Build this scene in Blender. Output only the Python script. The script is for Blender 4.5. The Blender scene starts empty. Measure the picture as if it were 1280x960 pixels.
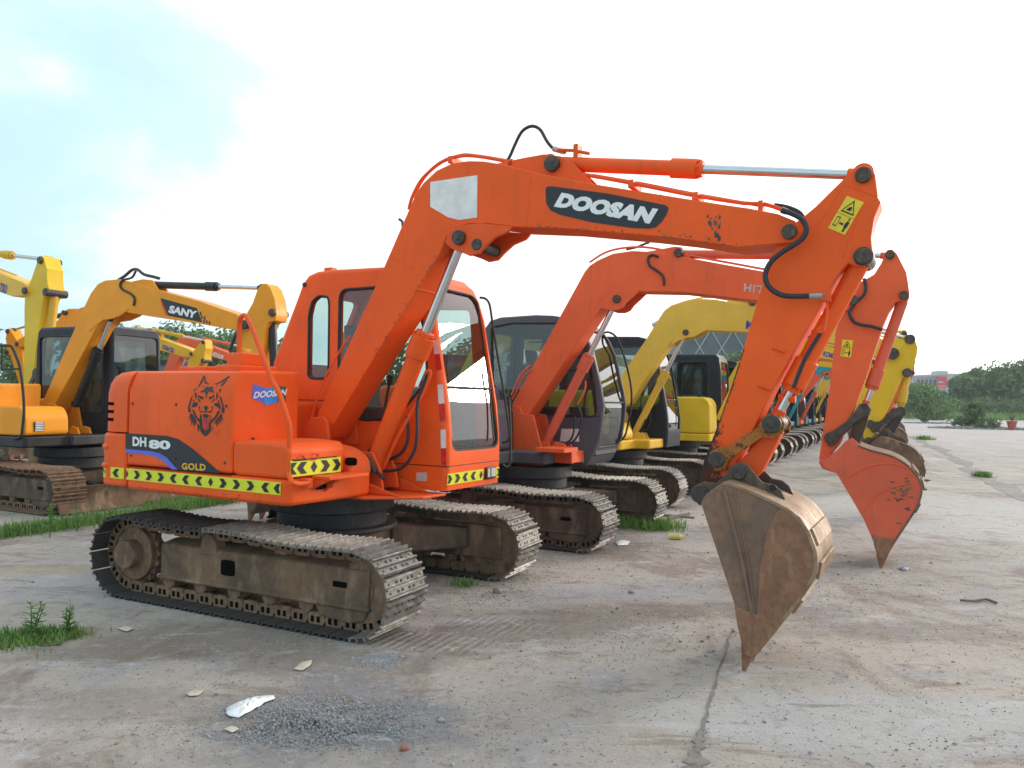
import bpy, bmesh, math, random
from math import sin, cos, pi, radians, sqrt, atan2
from mathutils import Vector, Matrix
random.seed(7)
sc = bpy.context.scene
C = sc.collection

# ------------------------------------------------------------------ survey
# camera solved from the photograph; used to measure outlines in real vertical planes
FOC, CAMH, ROLL, PIT = 960.0, 1.6, 0.017, math.atan(20/960.0)
def ray(px, py):
    x = (px-640)/FOC; y = -(py-480)/FOC
    c, s = cos(ROLL), sin(ROLL)
    X = c*x - s*y; Y = s*x + c*y
    cp, sp = cos(PIT), sin(PIT)
    return Vector((X, cp - sp*Y, sp + cp*Y))
def ground(px, py, z=0.0):
    r = ray(px, py); t = (z-CAMH)/r.z
    return Vector((0, 0, CAMH)) + r*t
def at_depth(px, py, d):
    r = ray(px, py); return Vector((0, 0, CAMH)) + r*(d/r.y)
class Frame:
    def __init__(s, x, y, yaw):
        s.o = Vector((x, y, 0)); s.yaw = radians(yaw)
        s.f = Vector((cos(s.yaw), sin(s.yaw), 0)); s.l = Vector((-sin(s.yaw), cos(s.yaw), 0))
    def loc(s, P):
        d = P - s.o; return Vector((d.dot(s.f), d.dot(s.l), d.z))
    def on(s, px, py, Y=None, X=None, Z=None):
        r = ray(px, py); c = Vector((0, 0, CAMH))
        if Y is not None: t = (Y-(c-s.o).dot(s.l))/r.dot(s.l)
        elif X is not None: t = (X-(c-s.o).dot(s.f))/r.dot(s.f)
        else: t = (Z-c.z)/r.z
        return s.loc(c+r*t)
    def xz(s, pts, Y):
        return [(lambda v: (v.x, v.z))(s.on(p[0], p[1], Y=Y)) for p in pts]
    def path(s, pts, Y):
        return [s.on(p[0], p[1], Y=(p[2] if len(p) > 2 else Y)) for p in pts]

# ------------------------------------------------------------------ materials
class G:
    def __init__(s, name):
        s.m = bpy.data.materials.new(name); s.m.use_nodes = True
        s.t = s.m.node_tree; s.n = s.t.nodes; s.n.clear()
        s.out = s.n.new('ShaderNodeOutputMaterial')
        s.tc = s.n.new('ShaderNodeTexCoord')
    def node(s, ty, **k):
        n = s.n.new(ty)
        for a, b in k.items(): setattr(n, a, b)
        return n
    def link(s, a, b): s.t.links.new(a, b)
    def noise(s, scale, detail=4, rough=.6, vec=None, dist=0, stretch=None):
        n = s.n.new('ShaderNodeTexNoise'); n.inputs['Scale'].default_value = scale
        n.inputs['Detail'].default_value = detail; n.inputs['Roughness'].default_value = rough
        n.inputs['Distortion'].default_value = dist
        v = vec or s.tc.outputs['Object']
        if stretch:
            mp = s.n.new('ShaderNodeMapping'); mp.inputs['Scale'].default_value = stretch
            s.link(v, mp.inputs[0]); v = mp.outputs[0]
        s.link(v, n.inputs['Vector']); return n.outputs[0]
    def ramp(s, fac, a, b, lo=0., hi=1.):
        n = s.n.new('ShaderNodeMapRange'); n.interpolation_type = 'SMOOTHSTEP'
        s.link(fac, n.inputs[0]); n.inputs[1].default_value = a; n.inputs[2].default_value = b
        n.inputs[3].default_value = lo; n.inputs[4].default_value = hi; return n.outputs[0]
    def mix(s, fac, a, b):
        n = s.n.new('ShaderNodeMix'); n.data_type = 'RGBA'
        for sock, v in ((n.inputs[0], fac), (n.inputs[6], a), (n.inputs[7], b)):
            if isinstance(v, (int, float)): sock.default_value = v
            elif isinstance(v, tuple): sock.default_value = (*v[:3], 1)
            else: s.link(v, sock)
        return n.outputs[2]
    def math(s, op, a, b=None):
        n = s.n.new('ShaderNodeMath'); n.operation = op
        for i, v in enumerate((a, b)):
            if v is None: continue
            if isinstance(v, (int, float)): n.inputs[i].default_value = v
            else: s.link(v, n.inputs[i])
        return n.outputs[0]
    def pbr(s, col, rough=.5, metal=0., bump=None, bs=.1, bd=.01, spec=None, coat=0):
        p = s.n.new('ShaderNodeBsdfPrincipled')
        for nm, v in (('Base Color', col), ('Roughness', rough), ('Metallic', metal)):
            if isinstance(v, tuple): p.inputs[nm].default_value = (*v[:3], 1)
            elif isinstance(v, (int, float)): p.inputs[nm].default_value = v
            else: s.link(v, p.inputs[nm])
        if spec is not None: p.inputs['Specular IOR Level'].default_value = spec
        if coat: p.inputs['Coat Weight'].default_value = coat; p.inputs['Coat Roughness'].default_value = .12
        if bump is not None:
            b = s.n.new('ShaderNodeBump'); b.inputs['Strength'].default_value = bs; b.inputs['Distance'].default_value = bd
            s.link(bump, b.inputs['Height']); s.link(b.outputs[0], p.inputs['Normal'])
        s.link(p.outputs[0], s.out.inputs[0]); return s.m

def paint(name, rgb, dirt=(.10, .075, .055), amount=.35, rough=.42, chips=.0, chipcol=(.045, .03, .025), coat=.03, grease=False):
    g = G(name)
    n1 = g.noise(1.7, 5, .6); n2 = g.noise(14, 6, .7); n3 = g.noise(5.5, 8, .75, dist=.6)
    c = g.mix(g.ramp(n1, .3, .75), tuple(x*.9 for x in rgb), tuple(min(1, x*1.06+.004) for x in rgb))
    faded = (min(1, rgb[0]*.93+.04), rgb[1]*.95+.03, rgb[2]*.95+.012)
    c = g.mix(g.math('MULTIPLY', g.ramp(n3, .5, .75), .30), c, faded)
    streak = g.noise(7, 5, .7, stretch=(1.5, 1.5, .22))
    d = g.math('MULTIPLY', g.ramp(streak, .52, .78), amount*.55)
    d = g.math('ADD', d, g.math('MULTIPLY', g.ramp(n2, .62, .8), amount*.5))
    c = g.mix(d, c, dirt)
    if chips > 0:
        n4 = g.noise(26, 8, .8, dist=.3)
        th = .74 - .16*chips
        c = g.mix(g.ramp(n4, th, th+.03), c, chipcol)
    if grease:     # grease and scuffs round the lower pins of the arm
        sp_ = g.node('ShaderNodeSeparateXYZ'); g.link(g.tc.outputs['Object'], sp_.inputs[0]); X, Z = sp_.outputs[0], sp_.outputs[2]
        edge = g.math('SUBTRACT', X, g.math('ADD', 3.2, g.math('MULTIPLY', g.math('SUBTRACT', Z, 1.2), .335)))
        q = g.math('ADD', Z, g.math('MULTIPLY', edge, 1.6)); nn = g.math('MULTIPLY', g.math('SUBTRACT', g.noise(11, 8, .75, dist=.5), .5), 1.3)
        c = g.mix(g.math('MULTIPLY', g.ramp(g.math('ADD', q, nn), 1.52, 1.36), .93), c, (.028, .022, .02))
        q2 = g.math('ADD', g.math('ADD', edge, g.math('MULTIPLY', g.math('SUBTRACT', g.noise(20, 6, .7), .5), .08)), g.math('MULTIPLY', g.ramp(Z, 1.8, 2.3), .1))
        c = g.mix(g.ramp(q2, .035, .02), c, (.04, .028, .022))
    r = g.ramp(n3, .3, .8, rough-.08, rough+.2)
    hb = g.noise(3, 2, .5)
    return g.pbr(c, r, 0, hb, .12, .03, coat=coat, spec=.2)

def grimy(name, a, b, c3, rough=.8, s1=4, s2=18, metal=0., bs=.35):
    g = G(name)
    n1 = g.noise(s1, 6, .65, dist=.4); n2 = g.noise(s2, 8, .75); n3 = g.noise(s1*2.3, 5, .6, stretch=(1, 1, .35))
    c = g.mix(g.ramp(n1, .35, .65), a, b)
    c = g.mix(g.ramp(n3, .5, .72), c, c3)
    c = g.mix(g.math('MULTIPLY', g.ramp(n2, .5, .75), .5), c, tuple(x*.4 for x in a))
    return g.pbr(c, g.ramp(n2, .3, .7, rough-.15, min(1, rough+.1)), metal, n2, bs, .006)

def plain(name, rgb, rough=.5, metal=0., var=.12, sc_=8, bs=.1):
    g = G(name); n = g.noise(sc_, 6, .65)
    c = g.mix(g.ramp(n, .3, .7), tuple(x*(1-var) for x in rgb), tuple(min(1, x*(1+var)) for x in rgb))
    return g.pbr(c, g.ramp(n, .3, .7, max(.02, rough-.06), rough+.06), metal, n, bs, .003)

def glassmat(name, tint, ior=1.75, dust=.05):
    g = G(name)
    tr = g.node('ShaderNodeBsdfTransparent'); tr.inputs[0].default_value = (*tint, 1)
    gl = g.node('ShaderNodeBsdfGlossy'); gl.inputs['Roughness'].default_value = .015; gl.inputs[0].default_value = (.95, .97, 1, 1)
    df = g.node('ShaderNodeBsdfDiffuse'); df.inputs[0].default_value = (.42, .38, .33, 1)
    ge = g.node('ShaderNodeNewGeometry'); dp = g.node('ShaderNodeVectorMath', operation='DOT_PRODUCT'); g.link(ge.outputs['Normal'], dp.inputs[0]); g.link(ge.outputs['Incoming'], dp.inputs[1])
    f0 = ((ior-1)/(ior+1))**2*1.6
    sch = g.math('ADD', g.math('MULTIPLY', g.math('POWER', g.math('SUBTRACT', 1.0, g.math('ABSOLUTE', dp.outputs['Value'])), 4.0), 1-f0), f0)
    m1 = g.node('ShaderNodeMixShader'); g.link(sch, m1.inputs[0]); g.link(tr.outputs[0], m1.inputs[1]); g.link(gl.outputs[0], m1.inputs[2])
    n = g.noise(3.5, 6, .7, dist=.5)
    m2 = g.node('ShaderNodeMixShader'); g.link(g.ramp(n, .35, .8, dust*.3, dust*2.2), m2.inputs[0]); g.link(m1.outputs[0], m2.inputs[1]); g.link(df.outputs[0], m2.inputs[2])
    g.link(m2.outputs[0], g.out.inputs[0]); return g.m

M = {}
M['orange'] = paint('orange_paint', (.93, .116, .014), amount=.38, rough=.42, chips=.16)
M['arm_paint'] = paint('greasy_orange_paint', (.93, .116, .014), amount=.42, rough=.44, chips=.2, grease=True)
M['orange_worn'] = paint('worn_orange_paint', (.86, .108, .018), amount=.65, rough=.45, chips=.35)
M['orange_cyl'] = paint('orange_cylinder_paint', (.90, .112, .014), amount=.6, rough=.4, chips=.2)
M['hit'] = paint('faded_orange_paint', (.87, .135, .042), amount=.5, rough=.45, chips=.12)
M['hit_worn'] = paint('faded_worn_orange_paint', (.72, .135, .07), amount=.75, rough=.5, chips=.4)
M['yellow'] = paint('yellow_paint', (.80, .47, .03), amount=.25, rough=.42)
M['yellow_worn'] = paint('worn_yellow_paint', (.70, .42, .05), amount=.6, rough=.5, chips=.4)
M['pale_yellow'] = paint('pale_yellow_paint', (.80, .50, .07), amount=.25, rough=.42)
M['bright_yellow'] = paint('bright_yellow_paint', (.80, .52, .03), amount=.2, rough=.4)
M['sany'] = paint('amber_paint', (.90, .345, .018), amount=.15, rough=.36)
M['teal'] = paint('teal_paint', (.02, .33, .42), amount=.25, rough=.42)
M['dkgrey'] = paint('dark_grey_paint', (.105, .105, .125), dirt=(.2, .17, .14), amount=.4, rough=.4)
M['navy'] = paint('navy_black_paint', (.022, .026, .038), dirt=(.12, .10, .08), amount=.3, rough=.38)
M['black'] = plain('black_paint', (.010, .011, .014), .42)
M['void'] = G('dark_void').pbr((.006, .006, .006), 1., 0, spec=0)
M['fit'] = plain('zinc_fitting', (.42, .40, .36), .35, .8)
M['rubber'] = plain('black_rubber', (.016, .017, .02), .6)
M['hose'] = plain('hose_rubber', (.02, .024, .035), .45)
M['grease'] = grimy('greasy_steel', (.035, .03, .028), (.07, .055, .045), (.12, .09, .07), .55, 8, 30)
M['chrome'] = plain('chrome_rod', (.62, .63, .66), .14, 1., .05)
M['pin'] = grimy('pin_steel', (.10, .075, .055), (.05, .04, .035), (.2, .13, .09), .6, 20, 60, .3)
M['track_dark'] = grimy('dark_track_steel', (.055, .048, .044), (.03, .03, .033), (.11, .085, .065), .7, 6, 40)
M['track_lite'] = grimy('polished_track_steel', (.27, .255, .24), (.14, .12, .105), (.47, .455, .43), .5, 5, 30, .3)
M['chain'] = grimy('brown_chain_steel', (.23, .135, .08), (.14, .085, .055), (.30, .19, .12), .85, 9, 40)
M['frame'] = grimy('muddy_frame_steel', (.225, .132, .078), (.11, .07, .047), (.34, .235, .155), .9, 3.2, 22)
M['frame_dk'] = grimy('dark_muddy_steel', (.135, .09, .062), (.075, .055, .042), (.20, .14, .095), .9, 4, 22)
M['slew'] = grimy('greasy_slew_steel', (.016, .017, .022), (.028, .028, .032), (.05, .04, .034), .6, 3, 20)
M['bk_side'] = grimy('rusty_bucket_steel', (.27, .15, .092), (.155, .105, .08), (.34, .19, .115), .78, 2.2, 16, .1)
M['bk_back'] = grimy('scoured_bucket_steel', (.34, .225, .14), (.22, .13, .08), (.45, .35, .25), .62, 3.5, 18, .25)
M['tooth'] = grimy('rusty_tooth_steel', (.32, .155, .085), (.23, .115, .068), (.36, .20, .12), .75, 9, 30, .2)
M['link_worn'] = paint('scuffed_amber_paint', (.42, .15, .03), amount=1.0, rough=.6, chips=1.3)
M['glass'] = glassmat('cab_glass', (.66, .80, .78), 1.6, .015)
M['glass_front'] = glassmat('windscreen_glass', (.42, .58, .56), 1.5, .012)
M['glass_dk'] = glassmat('tinted_cab_glass', (.42, .52, .51), 1.6, .03)
M['white'] = plain('white_sticker', (.80, .77, .77), .5)
M['letter'] = plain('white_lettering', (.82, .82, .82), .45, var=.04)
M['decal'] = plain('charcoal_decal', (.014, .018, .026), .45)
M['blue'] = plain('blue_decal', (.09, .16, .68), .4)
M['lblue'] = plain('light_blue_decal', (.03, .27, .80), .4)
M['green'] = plain('green_decal', (.01, .13, .11), .4)
M['indigo'] = plain('indigo_lettering', (.045, .045, .32), .4)
M['tape'] = plain('yellow_green_tape', (.74, .76, .03), .35, var=.06)
M['tapeblk'] = plain('black_tape', (.01, .011, .016), .5)
M['gold'] = plain('gold_lettering', (.80, .45, .04), .4)
M['red'] = plain('red_reflector', (.68, .03, .03), .3)
M['wred'] = plain('emblem_red', (.55, .03, .04), .4)
M['warn'] = plain('warning_yellow', (.82, .60, .02), .4)
M['silver'] = plain('silver_lettering', (.50, .42, .40), .4)
M['seat'] = plain('grey_seat_cloth', (.07, .07, .075), .9, bs=.4)
M['seatred'] = plain('dark_red_seat_cloth', (.16, .03, .03), .9, bs=.4)
M['cabin'] = plain('grey_cab_trim', (.07, .073, .078), .7)
M['lamp'] = plain('lamp_glass', (.55, .5, .45), .15)

# ------------------------------------------------------------------ mesh helpers
def finish(o, mat=None, parent=None, bevel=0, seg=2, ang=32, smooth=True, wn=True):
    C.objects.link(o)
    if mat is not None:
        for m_ in (mat if isinstance(mat, (list, tuple)) else [mat]): o.data.materials.append(m_)
    if parent is not None: o.parent = parent
    if smooth:
        for p in o.data.polygons: p.use_smooth = True
        o.data.set_sharp_from_angle(angle=radians(ang))
    if bevel:
        b = o.modifiers.new('bevel', 'BEVEL'); b.width = bevel; b.segments = seg; b.limit_method = 'ANGLE'; b.angle_limit = radians(ang)
        b.use_clamp_overlap = True
        if wn:
            w = o.modifiers.new('wn', 'WEIGHTED_NORMAL'); w.keep_sharp = True
    return o

class B:
    """collects shapes, then becomes ONE mesh object"""
    def __init__(s): s.bm = bmesh.new(); s.mi = 0
    def face(s, vs):
        try:
            f = s.bm.faces.new(vs); f.material_index = s.mi; return f
        except ValueError: return None
    def poly(s, pts):
        return s.face([s.bm.verts.new(p) for p in pts])
    def _prism(s, A, Bv):
        n = len(A)
        f0 = s.face(A); f1 = s.face(Bv[::-1]); fs = [f0, f1]
        for i in range(n):
            fs.append(s.face([A[i], Bv[i], Bv[(i+1) % n], A[(i+1) % n]]))
        bmesh.ops.recalc_face_normals(s.bm, faces=[f for f in fs if f])
        return s
    def plate(s, pts, y0, y1):          # polygon in X,Z swept across Y
        A = [s.bm.verts.new((p[0], y0, p[1])) for p in pts]; D = [s.bm.verts.new((p[0], y1, p[1])) for p in pts]
        return s._prism(A, D)
    def plan(s, pts, z0, z1):           # polygon in X,Y swept up
        A = [s.bm.verts.new((p[0], p[1], z0)) for p in pts]; D = [s.bm.verts.new((p[0], p[1], z1)) for p in pts]
        return s._prism(A, D)
    def cross(s, pts, x0, x1):          # polygon in Y,Z swept along X
        A = [s.bm.verts.new((x0, p[0], p[1])) for p in pts]; D = [s.bm.verts.new((x1, p[0], p[1])) for p in pts]
        return s._prism(A, D)
    def box(s, x0, x1, y0, y1, z0, z1):
        return s.plan([(x0, y0), (x1, y0), (x1, y1), (x0, y1)], z0, z1)
    def tube(s, path, r, seg=10, smooth=0, r1=None, cap=True):
        P = [Vector(p) for p in path]
        if smooth: P = catmull(P, smooth)
        n = len(P); rings = []
        up = None
        for i in range(n):
            t = (P[min(i+1, n-1)] - P[max(i-1, 0)]).normalized()
            if up is None:
                up = Vector((0, 0, 1)) if abs(t.z) < .9 else Vector((1, 0, 0))
            a = t.cross(up).normalized(); b_ = a.cross(t).normalized(); up = b_
            rr = r if r1 is None else r + (r1-r)*i/(n-1)
            rings.append([s.bm.verts.new(P[i] + a*rr*cos(2*pi*k/seg) + b_*rr*sin(2*pi*k/seg)) for k in range(seg)])
        fs = []
        for i in range(n-1):
            for k in range(seg):
                fs.append(s.face([rings[i][k], rings[i][(k+1) % seg], rings[i+1][(k+1) % seg], rings[i+1][k]]))
        if cap: fs.append(s.face(rings[0][::-1])); fs.append(s.face(rings[-1]))
        bmesh.ops.recalc_face_normals(s.bm, faces=[f for f in fs if f])
        return s
    def cyl(s, p0, p1, r, seg=20, r1=None): return s.tube([p0, p1], r, seg, r1=r1)
    def disc_y(s, x, z, y0, y1, r, seg=24): return s.cyl((x, y0, z), (x, y1, z), r, seg)
    def obj(s, name, mat, parent=None, bevel=0, **k):
        me = bpy.data.meshes.new(name); s.bm.to_mesh(me); s.bm.free()
        return finish(bpy.data.objects.new(name, me), mat, parent, bevel, **k)

def islands(bm):
    seen = set(); out = []
    bm.verts.ensure_lookup_table()
    for v in bm.verts:
        if v in seen: continue
        st = [v]; grp = []; seen.add(v)
        while st:
            a = st.pop(); grp.append(a)
            for e in a.link_edges:
                o = e.other_vert(a)
                if o not in seen: seen.add(o); st.append(o)
        out.append(grp)
    return out
def split(b, name, mat, parent=None, bevel=0, **k):
    """every separate piece becomes an object of its own"""
    res = []
    for g in islands(b.bm):
        nb = B(); mp = {v: nb.bm.verts.new(v.co) for v in g}
        fs = {f for v in g for f in v.link_faces}
        for f in fs:
            nf = nb.face([mp[v] for v in f.verts])
            if nf: nf.material_index = f.material_index
        res.append(nb.obj(name, mat, parent, bevel, **k))
    b.bm.free(); return res

def catmull(P, n):
    out = []
    for i in range(len(P)-1):
        p0 = P[max(i-1, 0)]; p1 = P[i]; p2 = P[i+1]; p3 = P[min(i+2, len(P)-1)]
        for k in range(n):
            t = k/n
            out.append(.5*((2*p1)+(p2-p0)*t+(2*p0-5*p1+4*p2-p3)*t*t+(3*p1-p0-3*p2+p3)*t**3))
    out.append(P[-1]); return out

def rounded(pts, r, n=4):
    """round the corners of a 2-D polygon"""
    out = []; N = len(pts)
    for i in range(N):
        a = Vector(pts[i-1]); b = Vector(pts[i]); c = Vector(pts[(i+1) % N])
        u = (a-b); v = (c-b); d = min(r, u.length*.45, v.length*.45)
        p = b+u.normalized()*d; q = b+v.normalized()*d
        for k in range(n+1):
            t = k/n
            x = (1-t)**2*p + 2*t*(1-t)*b + t*t*q
            out.append((x.x, x.y))
    return out
def inset(pts, d):
    N = len(pts); A = sum(pts[i-1][0]*pts[i][1]-pts[i][0]*pts[i-1][1] for i in range(N))
    sg = 1 if A > 0 else -1; out = []
    for i in range(N):
        a = Vector(pts[i-1]); b = Vector(pts[i]); c = Vector(pts[(i+1) % N])
        e1 = (b-a).normalized(); e2 = (c-b).normalized()
        n1 = Vector((-e1.y, e1.x))*sg; n2 = Vector((-e2.y, e2.x))*sg
        m = (n1+n2); m = m.normalized() if m.length > 1e-6 else n1
        k = d/max(.35, m.dot(n1)); out.append((b.x+m.x*k, b.y+m.y*k))
    return out

def tag(o, label, cat, group=None, kind=None):
    if label: o['label'] = label
    if cat: o['category'] = cat
    if group: o['group'] = group
    if kind: o['kind'] = kind
    return o
def struct(o): o['kind'] = 'structure'; return o
def empty(name, loc, yaw=0, label=None, cat=None, group=None):
    o = bpy.data.objects.new(name, None); C.objects.link(o); o.location = loc; o.rotation_euler = (0, 0, yaw)
    o.empty_display_size = .3
    return tag(o, label, cat, group)

def boolean(me, cutters, op='DIFFERENCE'):
    base = bpy.data.objects.new('tmp', me); C.objects.link(base); tmp = [base]
    for cm in cutters:
        o = bpy.data.objects.new('tmpc', cm); C.objects.link(o); tmp.append(o)
        m = base.modifiers.new('b', 'BOOLEAN'); m.operation = op; m.object = o; m.solver = 'EXACT'
    dg = bpy.context.evaluated_depsgraph_get(); dg.update()
    res = bpy.data.meshes.new_from_object(base.evaluated_get(dg))
    for o in tmp: bpy.data.objects.remove(o)
    return res
def mesh_of(b):
    me = bpy.data.meshes.new('m'); b.bm.to_mesh(me); b.bm.free(); return me

# decals -------------------------------------------------------------
def text_mesh(txt, weight=.02, shear=0, spacing=1.0):
    cu = bpy.data.curves.new('txt', 'FONT'); cu.body = txt; cu.offset = weight; cu.shear = shear; cu.space_character = spacing
    cu.resolution_u = 3
    o = bpy.data.objects.new('tmp', cu); C.objects.link(o)
    dg = bpy.context.evaluated_depsgraph_get(); dg.update()
    me = bpy.data.meshes.new_from_object(o.evaluated_get(dg)); bpy.data.objects.remove(o)
    xs = [v.co.x for v in me.vertices]; ys = [v.co.y for v in me.vertices]
    x0, x1, y0, y1 = min(xs), max(xs), min(ys), max(ys)
    for v in me.vertices: v.co = ((v.co.x-x0)/(x1-x0), (v.co.y-y0)/(y1-y0), 0)
    return me
def lettering(txt, bl, br, tl, mat, parent, weight=.02, spacing=1.0, name='lettering', push=.0):
    me = text_mesh(txt, weight, 0, spacing); bl, br, tl = Vector(bl), Vector(br), Vector(tl)
    for v in me.vertices:
        u, w = v.co.x, v.co.y; v.co = bl+(br-bl)*u+(tl-bl)*w
    me.name = name
    return finish(bpy.data.objects.new(name, me), mat, parent, smooth=False)
def sheet(name, pts, mat, parent, fix=None):
    b = B()
    for p in (pts if isinstance(pts[0][0], (list, tuple, Vector)) else [pts]):
        b.poly([fix(q) if fix else q for q in p])
    bmesh.ops.triangulate(b.bm, faces=b.bm.faces[:])
    return b.obj(name, mat, parent, smooth=False)
def chevrons(fn, L, h, marks, name, parent, y0=0, holes=()):
    """fn(u,v)->point ; marks = [(kind, u)] with kind one of > < d"""
    b = B(); b.mi = 0
    n = max(1, int(L/.12))
    for i in range(n):
        b.poly([fn(L*i/n, 0, 0), fn(L*(i+1)/n, 0, 0), fn(L*(i+1)/n, h, 0), fn(L*i/n, h, 0)])
    b.mi = 1; m = h*.13; w = h*.52; a = h*.36
    for k, u in marks:
        z0, z1, zc = m, h-m, h/2
        if k == 'd':
            pts = [[(u, z0), (u+a*.8, zc), (u, z1), (u-a*.8, zc)]]
        else:
            sg = 1 if k == '>' else -1
            pts = [[(u-sg*w*.7, z0), (u+sg*w*.3, z0), (u+sg*(w*.3+a), zc), (u-sg*(w*.7-a), zc)],
                   [(u-sg*(w*.7-a), zc), (u+sg*(w*.3+a), zc), (u+sg*w*.3, z1), (u-sg*w*.7, z1)]]
        for q in pts:
            q = [(min(max(x, 0.004), L-.004), z) for x, z in q]
            b.poly([fn(x, z, .003) for x, z in q])
    return b.obj(name, [M['tape'], M['tapeblk']], parent, smooth=False)
# ------------------------------------------------------------------ excavator pieces
def track_path(half, Rr, Rf, base):
    """closed list of (x,z,nx,nz) sampled densely, clockwise seen from the right; base = distance inside the ground line"""
    pts = []
    zr, zf = Rr, Rf
    for k in range(41):
        a = pi/2 + pi*k/40                      # rear wheel, from top over the back to the bottom
        pts.append((-half + (Rr-base)*cos(a), zr + (Rr-base)*sin(a)))
    for k in range(1, 60): pts.append((-half+2*half*k/60, base + (zr-Rr)*0))
    for k in range(41):
        a = -pi/2 + pi*k/40
        pts.append((half + (Rf-base)*cos(a), zf + (Rf-base)*sin(a)))
    for k in range(1, 60):
        t = k/60; zt = (2*Rf-base)*(1-t) + (2*Rr-base)*t
        pts.append((half-2*half*t, zt - .022*sin(2*pi*min(1, t*1.0))**2*(1 if .05 < t < .95 else 0)))
    return pts
def resample(pts, n):
    N = len(pts); L = [0]
    for i in range(N):
        a, b = pts[i], pts[(i+1) % N]; L.append(L[-1]+sqrt((a[0]-b[0])**2+(a[1]-b[1])**2))
    T = L[-1]; out = []; j = 0
    for k in range(n):
        s = T*k/n
        while L[j+1] < s: j += 1
        t = (s-L[j])/(L[j+1]-L[j]); a, b = pts[j], pts[(j+1) % N]
        p = Vector((a[0]+(b[0]-a[0])*t, a[1]+(b[1]-a[1])*t)); out.append(p)
    return out, T/n
_shoe = {}
def shoe_mesh(pitch, w, mat):
    key = (round(pitch, 3), w, mat.name)
    if key in _shoe: return _shoe[key]
    b = B(); p = pitch*.5
    b.box(-p*.93, p*.93, -w/2, w/2, 0, .009)
    for x in (-p*.78, 0, p*.78): b.plate([(x-.011, .008), (x+.011, .008), (x+.006, .031), (x-.006, .031)], -w/2, w/2)
    b.mi = 1
    for x in (-p*.4, p*.4):
        for y in (-w*.2, -w*.09, w*.09, w*.2): b.box(x-.009, x+.009, y-.011, y+.011, .006, .0125)
    for x in (-p*.4, p*.4):
        for y in (-w*.40, w*.40): b.box(x-.008, x+.008, y-.008, y+.008, .006, .0105)
    me = bpy.data.meshes.new('track_shoe'); b.bm.to_mesh(me); b.bm.free()
    me.materials.append(mat); me.materials.append(M['track_dark'])
    _shoe[key] = me; return me
def wheel_teeth(b, x, z, R, y0, y1, n, depth=.03):
    pts = []
    for k in range(n*4):
        a = 2*pi*k/(n*4); rr = R if k % 4 in (0, 1) else R-depth
        pts.append((x+rr*cos(a), z+rr*sin(a)))
    b.plate(pts, y0, y1)

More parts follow.
